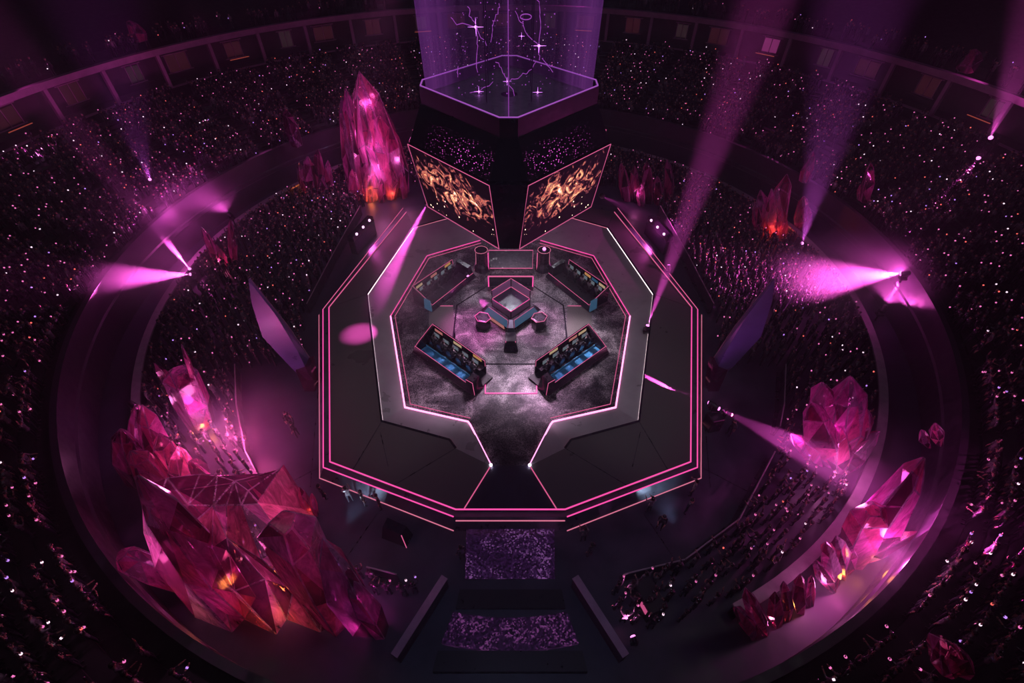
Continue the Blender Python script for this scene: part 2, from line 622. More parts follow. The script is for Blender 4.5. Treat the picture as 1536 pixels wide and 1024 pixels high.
def dup(root, loc, rz, label, group=None):
    r = root.copy()
    C.objects.link(r)
    r.location = loc
    r.rotation_euler = (0, 0, rz)
    r['label'] = label
    if group:
        r['group'] = group
    for ch in list(root.children):
        if ch.type != 'MESH':
            continue
        c = ch.copy()
        C.objects.link(c)
        c.parent = r
        for g in ch.children:
            d = g.copy()
            C.objects.link(d)
            d.parent = c
    return r


def revolve(profile, a0=0, a1=2 * PI, n=128, closed=True):
    mb = MB()
    rings = []
    m = n if closed else n + 1
    for i in range(m):
        a = a0 + (a1 - a0) * i / n
        rings.append([(r * math.cos(a), r * math.sin(a), z) for r, z in profile])
    if closed:
        rings.append(rings[0])
    mb.loft(rings, close=False, cap=False)
    return mb


# ------------------------------------------------------------------ the bowl
R1, R2, R3 = 28.96, 31.8, 48.2
ZL = 4.2
ROWS = 19
PITCH = (47.9 - 32.6) / ROWS
RISE = 3.1 / ROWS


def row_z(i):
    return ZL - 0.5 + RISE * i


mb = MB()
mb.cyl((0, 0, -0.3), 33.0, 33.0, 0.3, 96)
struct('floor', mb, M['floor'], 'dark polished arena floor')
# inner ring barrier with a broad grey top rail
GA0, GA1 = math.radians(-67), math.radians(216)
struct('wall_inner', revolve([(R1 - 0.1, 0), (R1 - 0.1, 1.0), (R1 + 0.3, 1.0), (R1 + 0.3, 0), (R1 - 0.1, 0)], GA0, GA1, 150, False), M['wallin'], 'low ring wall around the floor crowd')
struct('trim_1', revolve([(R1 - 0.2, 1.0), (R1 - 0.2, 1.14), (R1 + 0.36, 1.14), (R1 + 0.36, 1.0), (R1 - 0.2, 1.0)], GA0, GA1, 150, False), M['rail'], 'grey top rail of the low ring wall')
# bowl front wall with panel ribs
struct('wall_outer', revolve([(R2, 0), (R2, 1.9), (R2 - 0.12, 2.0), (R2 - 0.12, 2.35), (R2, 2.45), (R2, ZL), (R2 + 0.25, ZL), (R2 + 0.25, ZL - 0.6)], n=160), M['wallin'], 'front wall below the upper stands')
struct('trim_2', revolve([(R2 - 0.08, ZL), (R2 - 0.08, ZL + 0.08), (R2 + 0.3, ZL + 0.08), (R2 + 0.3, ZL)], n=160), M['wallin'], 'edge rail of the upper stands')
prof = [(R2 + 0.25, ZL - 0.5)]
for i in range(ROWS):
    r = 32.6 + PITCH * i
    prof += [(r - 0.4, row_z(i)), (r + PITCH - 0.4, row_z(i))]
prof += [(R3, row_z(ROWS - 1)), (R3, row_z(ROWS - 1) + 1.0)]
struct('floor_stands', revolve(prof, n=160), M['terrace'], 'stepped upper stands')
ZS = row_z(ROWS - 1)
struct('wall_upper', revolve([(R3, ZS + 0.9), (R3 + 0.3, ZS + 0.9), (R3 + 0.3, ZS + 1.0), (R3 + 2.2, ZS + 1.0), (R3 + 2.2, 11.2), (R3 + 0.0, 11.2)], n=160), M['suite'], 'recessed suite level behind the stands')
struct('trim_3', revolve([(R3 - 0.15, 11.0), (R3 - 0.15, 11.6), (R3 + 0.5, 11.6), (R3 + 0.5, 11.0), (R3 - 0.15, 11.0)], n=160), M['beam'], 'curved parapet beam above the suites')
struct('trim_4', revolve([(R3 - 0.05, ZS + 0.9), (R3 - 0.05, ZS + 1.02), (R3 + 0.3, ZS + 1.02), (R3 + 0.3, ZS + 0.9)], n=160), M['beam'], 'front rail of the suite level')
struct('floor_upper', revolve([(R3 + 0.4, 11.2), (54, 11.3), (75, 18), (75, 30)], n=96), M['terrace'], 'dark upper tier beyond the parapet')

# suite posts and windows, only along the part of the ring in view
for k in range(21):
    a = math.radians(16 + k * 7.2)
    p = (R3 * math.cos(a), R3 * math.sin(a), 0)
    u, v, d = proj((p[0], p[1], 9.5))
    if not -60 < u < 1600:
        continue
    o = struct('pillar_suite' if k == 0 else 'pillar_suite.%03d' % k, MB().box((0, 0, (ZS + 1.0 + 11.05) / 2), (0.36, 0.45, 11.05 - ZS - 1.0)), M['beam'], 'upright post of the suite parapet')
    o.location = (p[0], p[1], 0)
    o.rotation_euler = (0, 0, a - PI / 2)
    a2 = a + math.radians(2.6 + (k % 3) * 0.7)
    q = ((R3 + 2.12) * math.cos(a2), (R3 + 2.12) * math.sin(a2))
    mt = M['suitepink'] if 1100 < proj((q[0], q[1], 9))[0] < 1190 else (M['suitewin'] if k % 3 else M['suitewin2'])
    w = MB().box((0, 0, 9.35), (1.5 + 0.5 * (k % 3), 0.06, 1.5 + 0.35 * (k % 2)))
    o = struct('window_%d' % (k + 1), w, mt, 'dimly lit suite window')
    o.location = (q[0], q[1], 0)
    o.rotation_euler = (0, 0, a2 - PI / 2)
    f = MB()
    for sx in (-1, 0, 1):
        f.box((sx * (0.75 + 0.25 * (k % 3)), -0.06, 9.35), (0.08, 0.08, 2.0))
    for sz in (-1, 1):
        f.box((0, -0.06, 9.35 + sz * 0.95), (2.1 + 0.5 * (k % 3), 0.08, 0.1))
    obj('window_frame', f, M['beam'], o)
    # counter-top light strips in the suites
    s = MB().box((0, 0, 0), (2.4, 0.10, 0.06))
    t = struct('trim_%d' % (k + 10), s, M['bandamber'] if k % 4 == 0 else M['suite'], 'counter edge in the suite level')
    t.location = ((R3 + 0.9) * math.cos(a2), (R3 + 0.9) * math.sin(a2), ZS + 1.9)
    t.rotation_euler = (0, 0, a2 - PI / 2)

# ------------------------------------------------------------------ the stage
AX = 765.5


def H(dx, v, z):
    return at(AX + dx, v, z)


ZB, ZD, ZI = 0.85, 1.2, 0.9


def pts(lst, z):
    return [H(a, b, z) for a, b in lst]


def mir(lst):
    return lst + [(-a, b) for a, b in reversed(lst)]


Bp = mir([(-80, 298), (-161, 312), (-281, 464), (-280.5, 701), (-85, 775)])
Cp = mir([(-80, 302), (-163, 318), (-287, 472), (-286, 717), (-85, 796)])
Ap = mir([(-78, 304), (-156, 318), (-272, 461), (-270.5, 692.6), (-82, 764)])
E = [(-82, 323), (-146, 341), (-215, 441), (-193, 631.6), (-91, 659.5), (-82, 672), (-29, 698)]
N1 = [(-45, 360.5), (-125, 383.7), (-179.5, 474), (-158, 611), (-63.5, 632.4), (-60, 637), (-29, 698)]
N2 = [(-44, 364.5), (-122, 387), (-173, 474), (-150, 606), (-60, 627)]

stage = thing('esports_stage', 'large dark octagonal stage edged with pink neon in the middle of the arena', 'stage')
base_poly_bot, base_poly_top = pts(Cp, 0), pts(Bp, ZB)
mb = MB()
mb.prism([p for p in base_poly_bot], 0, ZB, base_poly_top)
obj('stage_base', mb, M['base'], stage)


def deck(poly, z1=ZD, z0=ZB + 0.005, m='deck', name='deck_panel', shrink=0.02, top=None):
    P = pts(poly, z1)
    c = sum(P, Vector()) / len(P)
    P = [p + (c - p).normalized() * shrink for p in P]
    mb = MB().prism(P, z0, z1)
    return obj(name, mb, M[m], stage)


for s in (1, -1):
    def q(l):
        return [(s * a, b) for a, b in l]
    deck(q([(-272, 461), (-270.5, 692.6), (-237, 705.5), (-193, 631.6), (-215, 441)]))
    deck(q([(-193, 631.6), (-237, 705.5), (-176, 728.5), (-82, 672), (-91, 659.5)]))
    deck(q([(-82, 672), (-176, 728.5), (-82, 764), (-70, 764), (-29, 698)]))
    deck(q([(-272, 461), (-215, 441), (-146, 341), (-156, 318)]))
    # sloped pale bank between the deck and the sunken centre
    for i in range(len(E) - 1):
        e0, e1 = H(s * E[i][0], E[i][1], ZD - 0.03), H(s * E[i + 1][0], E[i + 1][1], ZD - 0.03)
        n0, n1 = H(s * N1[i][0], N1[i][1], ZI + 0.01), H(s * N1[i + 1][0], N1[i + 1][1], ZI + 0.01)
        mb = MB()
        lo = [Vector((p.x, p.y, ZB + 0.01)) for p in (e0, e1, n1, n0)]
        mb.hull([e0, e1, n1, n0] + lo)
        obj('bank_panel', mb, M['bank'], stage)
        # dark lip that edges the deck
        a0, a1 = H(s * E[i][0], E[i][1], ZD), H(s * E[i + 1][0], E[i + 1][1], ZD)
        if i < 5:
            obj('deck_lip', MB().strip([a0, a1], 0.14, 0.05), M['blackgloss'], stage)
            b0, b1 = (e0 * 0.97 + n0 * 0.03), (e1 * 0.97 + n1 * 0.03)
            o_ = obj('lip_light', MB().strip([b0 + Vector((0, 0, 0.0)), b1], 0.05, 0.03), M['neonwhite'] if i in (1, 2) else M['trimred'], stage)
    # neon
    obj('inner_neon', MB().strip([H(s * a, b, ZI + 0.02) for a, b in N1[:3]], 0.07, 0.05), M['neon'], stage)
    obj('inner_neon', MB().strip([H(s * a, b, ZI + 0.02) for a, b in N1[2:]], 0.10, 0.06), M['neonhot'], stage)
    obj('inner_trim_light', MB().strip([H(s * a, b, ZI + 0.02) for a, b in N2], 0.04, 0.03), M['neondim'], stage)
    obj('wedge_edge_light', MB().strip([H(s * -29, 698, ZD), H(s * -70, 764, ZD)], 0.06, 0.03), M['neondim'], stage)
    A_ = [(-156, 318), (-272, 461), (-270.5, 692.6), (-82, 764)]
    B_ = [(-161, 312), (-281, 464), (-280.5, 701), (-85, 775)]
    C_ = [(-163, 318), (-287, 472), (-286, 717), (-85, 796)]
    obj('deck_edge_neon', MB().strip([H(s * a, b, ZD) for a, b in A_[:2]], 0.07, 0.05), M['neondim'], stage)
    obj('deck_edge_neon', MB().strip([H(s * a, b, ZD) for a, b in A_[1:]], 0.075, 0.05), M['neon'], stage)
    obj('ledge_neon', MB().strip([H(s * a, b, ZB) for a, b in B_[:2]], 0.05, 0.04), M['neondim'], stage)
    obj('ledge_neon', MB().strip([H(s * a, b, ZB) for a, b in B_[1:3]], 0.07, 0.04), M['neon'], stage)
    obj('ledge_neon', MB().strip([H(s * a, b, ZB) for a, b in B_[2:]], 0.07, 0.04), M['neon'], stage)
    obj('foot_edge_light', MB().strip([H(s * a, b, 0.02) for a, b in C_[1:]], 0.05, 0.03), M['trimred'], stage)
    # deck seams that catch light
    for a, b in (((-193, 631.6), (-237, 705.5)), ((-82, 672), (-176, 728.5)), ((-195, 648), (-183, 700))):
        obj('deck_seam', MB().strip([H(s * a[0], a[1], ZD + 0.002), H(s * b[0], b[1], ZD + 0.002)], 0.04, 0.012), M['gun'], stage)
    # white tip lamps of the two neon arms
    p = H(s * -29, 698, ZD)
    obj('tip_lamp', MB().sphere((p.x, p.y, p.z + 0.06), 0.09), M['tip'], stage)
# front neon across the ramp mouth, and back deck
obj('deck_edge_neon', MB().strip([H(-82, 764, ZD), H(82, 764, ZD)], 0.075, 0.05), M['neon'], stage)
obj('foot_edge_light', MB().strip([H(-82, 781, ZB), H(82, 781, ZB)], 0.06, 0.04), M['trimred'], stage)
deck([(-156, 318), (-146, 341), (-82, 323), (82, 323), (146, 341), (156, 318), (78, 304), (-78, 304)])
e0, e1 = H(-82, 323, ZD - 0.03), H(82, 323, ZD - 0.03)
n0, n1 = H(-45, 360.5, ZI + 0.01), H(45, 360.5, ZI + 0.01)
obj('bank_panel', MB().hull([e0, e1, n1, n0] + [Vector((p.x, p.y, ZB + 0.01)) for p in (e0, e1, n1, n0)]), M['bank'], stage)
# sunken inner floor
inner_poly = [(a, b) for a, b in N1[:5]] + [(-29, 698)]
inner_poly = inner_poly + [(-a, b) for a, b in reversed(inner_poly)]
obj('inner_floor', MB().prism(pts(inner_poly, ZI), ZB + 0.005, ZI), M['inner'], stage)
obj('ramp_panel', MB().prism(pts([(-29, 698), (-70, 764), (70, 764), (29, 698)], ZD - 0.06), ZB + 0.005, ZD - 0.06), M['wedge'], stage)
# central octagon plate
OC = Vector((0.0, -5.55, 0))
octo = [(OC.x + 4.78 * math.cos(PI / 8 + k * PI / 4) * 1.0, OC.y + 5.0 * math.sin(PI / 8 + k * PI / 4)) for k in range(8)]
octv = [Vector((x, y, 0)) for x, y in octo]
obj('octagon_plate', MB().prism(octv, ZI + 0.002, ZI + 0.02), M['inner'], stage)
obj('octagon_edge', MB().strip([Vector((p.x, p.y, ZI + 0.015)) for p in octv], 0.12, 0.02, True), M['blackgloss'], stage)
# framed walk panels
fp = [at(728, 546, ZI), at(805, 546, ZI), at(805, 590, ZI), at(728, 590, ZI)]
obj('walk_panel', MB().prism(fp, ZI + 0.002, ZI + 0.02), M['inner'], stage)
obj('walk_panel_neon', MB().strip([Vector((p.x, p.y, ZI + 0.005)) for p in (fp[0], fp[3], fp[2], fp[1])], 0.09, 0.05), M['neon'], stage)
for s in (1, -1):
    sp = [H(s * -122, 459, ZI), H(s * -86, 459, ZI), H(s * -82, 511, ZI), H(s * -122, 511, ZI)]
    obj('walk_panel', MB().prism(sp, ZI + 0.002, ZI + 0.02), M['deck'], stage)
    obj('walk_panel_neon', MB().strip([Vector((p.x, p.y, ZI + 0.005)) for p in (sp[3], sp[2])], 0.08, 0.05), M['neondim'], stage)
    obj('walk_panel_neon', MB().strip([Vector((p.x, p.y, ZI + 0.005)) for p in (sp[0], sp[1])], 0.06, 0.04), M['neondim'], stage)

# ------------------------------------------------------------------ back gate screens and posts
gt = thing('stage_gate', 'low framed gate with glowing pink side bars behind the glass display', 'gate', (0.05, -0.6, ZI + 0.04))
g = MB().box((0, 0, 0.02), (3.9, 2.3, 0.04))
obj('gate_floor', g, M['gun'], gt)
for s in (-1, 1):
    obj('side_bar', MB().box((s * 1.9, -0.6, 0.55), (0.10, 0.18, 1.1)), M['neon'], gt)
obj('top_bar', MB().box((0, -0.6, 1.1), (3.9, 0.10, 0.08)), M['neondim'], gt)
obj('back_panel', MB().box((0, -0.56, 0.55), (3.7, 0.04, 1.0)), M['blackgloss'], gt)
sc_ = thing('stage_screen', 'wide grey display panel with a pale splash between two round posts', 'screen', (0.05, 1.75, ZI + 0.03))
obj('panel', MB().hull([(-1.95, -0.55, 0.15), (1.95, -0.55, 0.15), (-2.0, 0.75, 1.15), (2.0, 0.75, 1.15), (-1.95, -0.35, 0.0), (1.95, -0.35, 0.0), (-2.0, 0.95, 1.1), (2.0, 0.95, 1.1)]), M['graphic'], sc_)
obj('screen_frame', MB().tube([(-1.95, -0.57, 0.16), (1.95, -0.57, 0.16), (2.0, 0.74, 1.18), (-2.0, 0.74, 1.18)], 0.04, 5, True), M['neondim'], sc_)
for s, lab in ((-1, 'round dark post with a pink light stripe left of the grey display panel'), (1, 'round dark post topped by a bright pink lamp right of the grey display panel')):
    po = thing('light_post', lab, 'post', (0.22 + s * 2.75, 1.35, ZI + 0.03), 0, 'round posts beside the stage screen')
    obj('post_body', MB().loft([[(r * math.cos(k * PI / 6), r * math.sin(k * PI / 6), z) for k in range(12)] for r, z in ((0.78, 0), (0.72, 0.5), (0.56, 0.75), (0.52, 1.9), (0.58, 2.0))]), M['gun'], po)
    obj('post_cap', MB().cyl((0, 0, 2.0), 0.58, 0.5, 0.06, 12), M['blackgloss'], po)
    obj('light_stripe', MB().box((-s * 0.60, -0.36, 1.05), (0.07, 0.10, 1.8)), M['neon'] if s < 0 else M['neondim'], po)
    obj('cap_edge_glow', MB().tube([(0.57 * math.cos(k * PI / 6), 0.57 * math.sin(k * PI / 6), 2.03) for k in range(12)], 0.02, 5, True), M['trimred'], po)  # glowing rim added so the dark post shows
    obj('edge_glow', MB().tube([(s * 0.70, -0.36, 0.05), (s * 0.5, -0.28, 0.75), (s * 0.46, -0.25, 2.0)], 0.02, 5), M['trimred'], po)  # glowing lines added to bring out the post edges
    if s > 0:
        obj('lamp', MB().sphere((0, 0, 2.12), 0.16), M['lens'], po)

# ------------------------------------------------------------------ glass display and counter in the middle
dc = Vector((0.08, -4.75, ZI + 0.04))


def rh(h, z, sx=1.0):
    return [Vector((0, -h, z)), Vector((h * sx, 0, z)), Vector((0, h, z)), Vector((-h * sx, 0, z))]


dp = thing('glass_display', 'diamond-shaped glass display case on a lit counter at the centre of the stage', 'display case', dc)
obj('counter_base', MB().loft([rh(2.05, 0), rh(2.15, 0.5), rh(1.9, 0.9)]), M['blackgloss'], dp)
obj('counter_rim', MB().loft([rh(2.35, 0.42), rh(2.4, 0.5), rh(1.95, 0.98), rh(1.6, 0.98), rh(1.6, 0.7)], cap=False), M['gun'], dp)
for s in (-1, 1):
    a, b_ = Vector((s * 0.28, -2.15, 0.55)), Vector((s * 2.12, -0.28, 0.55))
    c_, d_ = Vector((s * 1.78, -0.24, 1.0)), Vector((s * 0.24, -1.8, 1.0))
    obj('lit_panel', MB().hull([a, b_, c_, d_] + [p + Vector((s * 0.04, -0.04, 0.02)) for p in (a, b_, c_, d_)]), M['bluelit'], dp)
    obj('panel_edge', MB().tube([a, b_, c_, d_], 0.02, 5, True), M['neondim'], dp)
    # skirt screens
    a, b_ = Vector((s * 0.5, -1.75, 0.05)), Vector((s * 1.75, -0.5, 0.05))
    up = Vector((s * 0.05, -0.05, 0.34))
    obj('skirt_screen', MB().hull([a, b_, a + up, b_ + up] + [p + Vector((s * 0.05, -0.05, 0)) for p in (a, b_, a + up, b_ + up)]), M['pinkscr'] if s < 0 else M['gun'], dp)
obj('front_post', MB().hull([(-0.3, -2.45, 0), (0.3, -2.45, 0), (-0.3, -1.9, 0), (0.3, -1.9, 0), (-0.22, -2.4, 0.75), (0.22, -2.4, 0.75), (-0.14, -1.8, 1.05), (0.14, -1.8, 1.05)]), M['base'], dp)
tb = rh(1.52, 1.62)
obj('display_top', MB().prism(rh(1.5, 0), 1.56, 1.62), M['blackgloss'], dp)
for i in range(4):
    a, b_ = rh(1.5, 0)[i], rh(1.5, 0)[(i + 1) % 4]
    z0, z1 = (0.98, 1.56) if i in (0, 3) else (0.98, 2.5)
    w = MB()
    n = (a + b_).normalized() * 0.03
    w.hull([(p.x + k * n.x, p.y + k * n.y, z) for p in (a, b_) for k in (0, 1) for z in (z0, z1)])
    obj('glass_pane', w, M['glass'], dp)
    hi = 1.64 if i == 0 else 2.5
    obj('frame_post', MB().box((a.x, a.y, (0.98 + hi) / 2), (0.06, 0.06, hi - 0.98), PI / 4), M['gun'], dp)
    obj('frame_rail', MB().tube([(a.x, a.y, 1.64), (b_.x, b_.y, 1.64)], 0.024, 5), M['neon'] if i in (0, 3) else M['neondim'], dp)
    if i in (1, 2):
        obj('frame_rail', MB().tube([(a.x, a.y, 2.5), (b_.x, b_.y, 2.5)], 0.02, 5), M['neondim'], dp)
for s in (-1, 1):
    obj('side_rail', MB().tube([(s * 1.5, 0, 1.0), (s * 1.5, 0, 2.5)], 0.025, 5), M['neon'], dp)
# a low trophy-like ornament under the glass
obj('ornament', MB().loft([[(r * math.cos(k * PI / 5), r * math.sin(k * PI / 5), z) for k in range(10)] for r, z in ((0.35, 1.0), (0.12, 1.1), (0.1, 1.25), (0.3, 1.42), (0.34, 1.5))]), M['rail'], dp)

for s, lab in ((-1, 'small chamfered side desk with pink rim left of the glass display'), (1, 'small chamfered side desk with pink rim right of the glass display')):
    dk = thing('side_desk', lab, 'desk', (0.08 + s * 2.2, -6.2, ZI + 0.04), s * 0.7, 'side desks by the glass display')
    oct_ = lambda r, z: [Vector((r * 1.15 * math.cos(PI / 6 + k * PI / 3), r * math.sin(PI / 6 + k * PI / 3), z)) for k in range(6)]
    obj('desk_body', MB().loft([oct_(0.52, 0), oct_(0.56, 0.55), oct_(0.5, 0.95)]), M['blackgloss'], dk)
    obj('desk_top', MB().loft([oct_(0.56, 0.95), oct_(0.58, 1.0), oct_(0.45, 1.04), oct_(0.38, 0.98)]), M['gun'], dk)
    obj('rim_light', MB().tube(oct_(0.58, 1.02), 0.025, 5, True), M['neon'] if s < 0 else M['neondim'], dk)
pl_ = thing('front_pedestal', 'dark reflective pedestal standing in front of the glass display', 'pedestal', (0.06, -8.35, ZI + 0.04))
obj('pedestal_body', MB().hull([(-0.55, -0.6, 0), (0.55, -0.6, 0), (0.5, 0.5, 0), (-0.5, 0.5, 0), (-0.38, -0.4, 0.95), (0.38, -0.4, 0.95), (0.38, 0.45, 1.05), (-0.38, 0.45, 1.05)]), M['blackgloss'], pl_)
obj('edge_glow', MB().tube([(-0.42, -0.44, 0.05), (-0.36, -0.4, 0.95)], 0.03, 5), M['neondim'], pl_)
obj('edge_glow', MB().tube([(0.42, -0.44, 0.05), (0.36, -0.4, 0.95)], 0.03, 5), M['neondim'], pl_)

# ------------------------------------------------------------------ people
def body_mesh(name, J, edges, shirt):
    """one continuous figure: a skinned skeleton, subdivided; J: joint -> (xyz, radius)"""
    names = list(J)
    me = bpy.data.meshes.new(name)
    me.from_pydata([J[k][0] for k in names], [(names.index(a), names.index(b)) for a, b in edges], [])
    o = bpy.data.objects.new(name, me)
    C.objects.link(o)
    md = o.modifiers.new('skin', 'SKIN')
    md.use_smooth_shade = True
    for i, k in enumerate(names):
        r = J[k][1]
        r = (r, r) if not isinstance(r, tuple) else r
        me.skin_vertices[0].data[i].radius = r
        me.skin_vertices[0].data[i].use_root = (k == 'pelvis')
    sd = o.modifiers.new('sub', 'SUBSURF')
    sd.levels = sd.render_levels = 1
    dg = bpy.context.evaluated_depsgraph_get()
    dg.update()
    res = bpy.data.meshes.new_from_object(o.evaluated_get(dg))
    bpy.data.objects.remove(o)
    bpy.data.meshes.remove(me)
    res.name = name
    res.materials.clear()
    for m in (M['skin'], shirt, M['trousers'], M['shoe'], M['eye']):
        res.materials.append(m)
    hd = Vector(J['head'][0])
    hip = Vector(J['pelvis'][0]).z
    feet = [Vector(J[k][0]) for k in ('ankle_l', 'ankle_r', 'toe_l', 'toe_r')]
    hands = [Vector(J[k][0]) for k in ('hand_l', 'hand_r')]
    wr = [Vector(J[k][0]) for k in ('wrist_l', 'wrist_r')]
    el = [Vector(J[k][0]) for k in ('elbow_l', 'elbow_r')]
    legs = [Vector(J[k][0]) for k in ('knee_l', 'knee_r', 'hip_l', 'hip_r', 'ankle_l', 'ankle_r')]
    for p in res.polygons:
        c = p.center
        p.use_smooth = True
        if (c - hd).length < 0.17:
            p.material_index = 0
        elif min((c - f).length for f in feet) < 0.11:
            p.material_index = 3
        elif min((c - h).length for h in hands + wr) < 0.11:
            p.material_index = 0
        elif c.z < hip - 0.03 and min((c - e).length for e in legs) < min((c - e).length for e in el):
            p.material_index = 2
        else:
            p.material_index = 1
    # face, ears and fingers joined to the figure
    bm = bmesh.new()
    bm.from_mesh(res)
    n0 = len(bm.faces)

    def add(c, r, sc, mi, seg=6, rg=4):
        k = len(bm.faces)
        bmesh.ops.create_uvsphere(bm, u_segments=seg, v_segments=rg, radius=1, matrix=Matrix.Translation(c) @ Matrix.Diagonal((sc[0] * r, sc[1] * r, sc[2] * r, 1)))
        bm.faces.ensure_lookup_table()
        for f in bm.faces[k:]:
            f.material_index = mi
            f.smooth = True
    add(hd + Vector((0, 0.105, -0.005)), 0.022, (0.8, 1.1, 1.3), 0)
    add(hd + Vector((0, 0.092, -0.06)), 0.018, (1.6, 0.6, 0.5), 0)
    for s in (-1, 1):
        add(hd + Vector((s * 0.036, 0.088, 0.025)), 0.013, (1, 0.7, 0.8), 4)
        add(hd + Vector((s * 0.095, 0, 0.0)), 0.026, (0.5, 0.8, 1.2), 0)
    for hnd, wri in zip(('hand_l', 'hand_r'), ('wrist_l', 'wrist_r')):
        h, w = Vector(J[hnd][0]), Vector(J[wri][0])
        d = (h - w).normalized()
        sd_ = d.cross(Vector((0, 1, 0.2))).normalized()
        nn = sd_.cross(d)
        side = 1 if hnd.endswith('r') else -1
        for f, (off, ln) in enumerate(((-0.030, 0.065), (-0.010, 0.078), (0.010, 0.075), (0.028, 0.058), (side * 0.045, 0.05))):
            b0 = h + sd_ * off + d * (0.02 if f < 4 else -0.03)
            dd = d if f < 4 else (d * 0.6 + sd_ * side).normalized()
            mid = b0 + dd * ln * 0.5
            tip = mid + (dd - nn * 0.45).normalized() * ln * 0.5
            rr = 0.010
            rings = []
            for pnt, r in ((b0, rr), (mid, rr * 0.95), (tip, rr * 0.7)):
                rings.append([bm.verts.new(pnt + (sd_ * math.cos(t * PI / 2) + nn * math.sin(t * PI / 2)) * r) for t in range(4)])
            for r0, r1 in zip(rings, rings[1:]):
                for t in range(4):
                    fc = bm.faces.new((r0[t], r0[(t + 1) % 4], r1[(t + 1) % 4], r1[t]))
                    fc.smooth = True
            bm.faces.new(rings[-1])
    bmesh.ops.recalc_face_normals(bm, faces=bm.faces)
    bm.to_mesh(res)
    bm.free()
    return res


EDGES = [('pelvis', 'waist'), ('waist', 'chest'), ('chest', 'neck'), ('neck', 'head'), ('head', 'crown')]
for s in 'lr':
    EDGES += [('chest', 'shoulder_' + s), ('shoulder_' + s, 'elbow_' + s), ('elbow_' + s, 'wrist_' + s), ('wrist_' + s, 'hand_' + s),
              ('pelvis', 'hip_' + s), ('hip_' + s, 'knee_' + s), ('knee_' + s, 'ankle_' + s), ('ankle_' + s, 'toe_' + s)]


def joints(arms=('down', 'down'), seated=False, lean=0.0):
    dz = -0.46 if seated else 0.0
    z = lambda v: v + dz
    J = {'pelvis': ((0, 0, z(0.95)), (0.135, 0.10)), 'waist': ((0, 0.01 + lean * 0.2, z(1.12)), (0.125, 0.095)), 'chest': ((0, 0.01 + lean * 0.6, z(1.36)), (0.15, 0.11)),
         'neck': ((0, 0.02 + lean, z(1.50)), 0.058), 'head': ((0, 0.035 + lean * 1.1, z(1.62)), (0.09, 0.098)), 'crown': ((0, 0.03 + lean * 1.1, z(1.70)), 0.075)}
    for s, sg, arm in (('l', -1, arms[0]), ('r', 1, arms[1])):
        sh = Vector((sg * 0.185, lean * 0.7, z(1.42)))
        if arm == 'up':
            e, w, h = Vector((sg * 0.33, 0.08, z(1.62))), Vector((sg * 0.30, 0.14, z(1.88))), Vector((sg * 0.30, 0.15, z(1.97)))
        elif arm == 'fwd':
            e, w, h = Vector((sg * 0.24, 0.14, z(1.18))), Vector((sg * 0.17, 0.38, z(1.20))), Vector((sg * 0.15, 0.46, z(1.21)))
        elif arm == 'phone':
            e, w, h = Vector((sg * 0.26, 0.22, z(1.32))), Vector((sg * 0.14, 0.36, z(1.52))), Vector((sg * 0.12, 0.39, z(1.60)))
        else:
            e, w, h = Vector((sg * 0.25, -0.03, z(1.14))), Vector((sg * 0.26, 0.05, z(0.90))), Vector((sg * 0.26, 0.07, z(0.82)))
        J['shoulder_' + s] = (sh, 0.068)
        J['elbow_' + s] = (e, 0.045)
        J['wrist_' + s] = (w, 0.031)
        J['hand_' + s] = (h, (0.042, 0.026))
        J['hip_' + s] = ((sg * 0.10, 0.0, z(0.88)), 0.09)
        if seated:
            J['knee_' + s] = ((sg * 0.13, 0.42, 0.47), 0.062)
            J['ankle_' + s] = ((sg * 0.13, 0.40, 0.10), 0.043)
            J['toe_' + s] = ((sg * 0.14, 0.55, 0.05), 0.036)
        else:
            J['knee_' + s] = ((sg * 0.11, 0.03, 0.50), 0.062)
            J['ankle_' + s] = ((sg * 0.12, -0.03, 0.10), 0.043)
            J['toe_' + s] = ((sg * 0.14, 0.13, 0.05), 0.036)
    return J


def hair_mesh(J, name='hair'):
    hd = Vector(J['head'][0])
    mb = MB()
    n = 10
    rings = []
    for t, (r, dz, dy) in enumerate(((0.108, -0.05, -0.035), (0.115, 0.02, -0.022), (0.108, 0.075, -0.012), (0.07, 0.115, -0.01), (0.02, 0.128, -0.01))):
        rings.append([hd + Vector((r * math.cos(2 * PI * k / n), dy + r * 1.05 * math.sin(2 * PI * k / n), dz + (0.05 if (t < 2 and math.sin(2 * PI * k / n) > 0.3) else 0.0))) for k in range(n)])
    mb.loft(rings)
    return mb.mesh(name, M['hair'], True)


def glint_mesh(J, mat):
    w, e = Vector(J['wrist_r'][0]), Vector(J['elbow_r'][0])
    d = (w - e).normalized()
    return MB().tube([w - d * 0.035, w + d * 0.035], 0.052, 8).mesh('glint', mat, True)


POSES = {
    'both arms raised': (('up', 'up'), False, 0.0),
    'one arm raised': (('down', 'up'), False, 0.02),
    'arms by the sides': (('down', 'down'), False, 0.0),
    'hands held out in front': (('fwd', 'fwd'), False, 0.03),
    'a hand held up to the face': (('down', 'phone'), False, 0.02),
}
PM = {}
for pi, (pn, (arms, seat, lean)) in enumerate(POSES.items()):
    J = joints(arms, seat, lean)
    bodies = [body_mesh('person_body', J, EDGES, M['shirt' + c]) for c in 'abcd']
    PM[pn] = (bodies, hair_mesh(J), [glint_mesh(J, M[g]) for g in ('glow_pink', 'glow_pink', 'glow_white', 'glow_vio', 'glow_red')], J)
JS = joints(('fwd', 'fwd'), True, 0.03)
SEATM = ([body_mesh('person_body', JS, EDGES, M['shirt' + c]) for c in 'ad'], hair_mesh(JS))


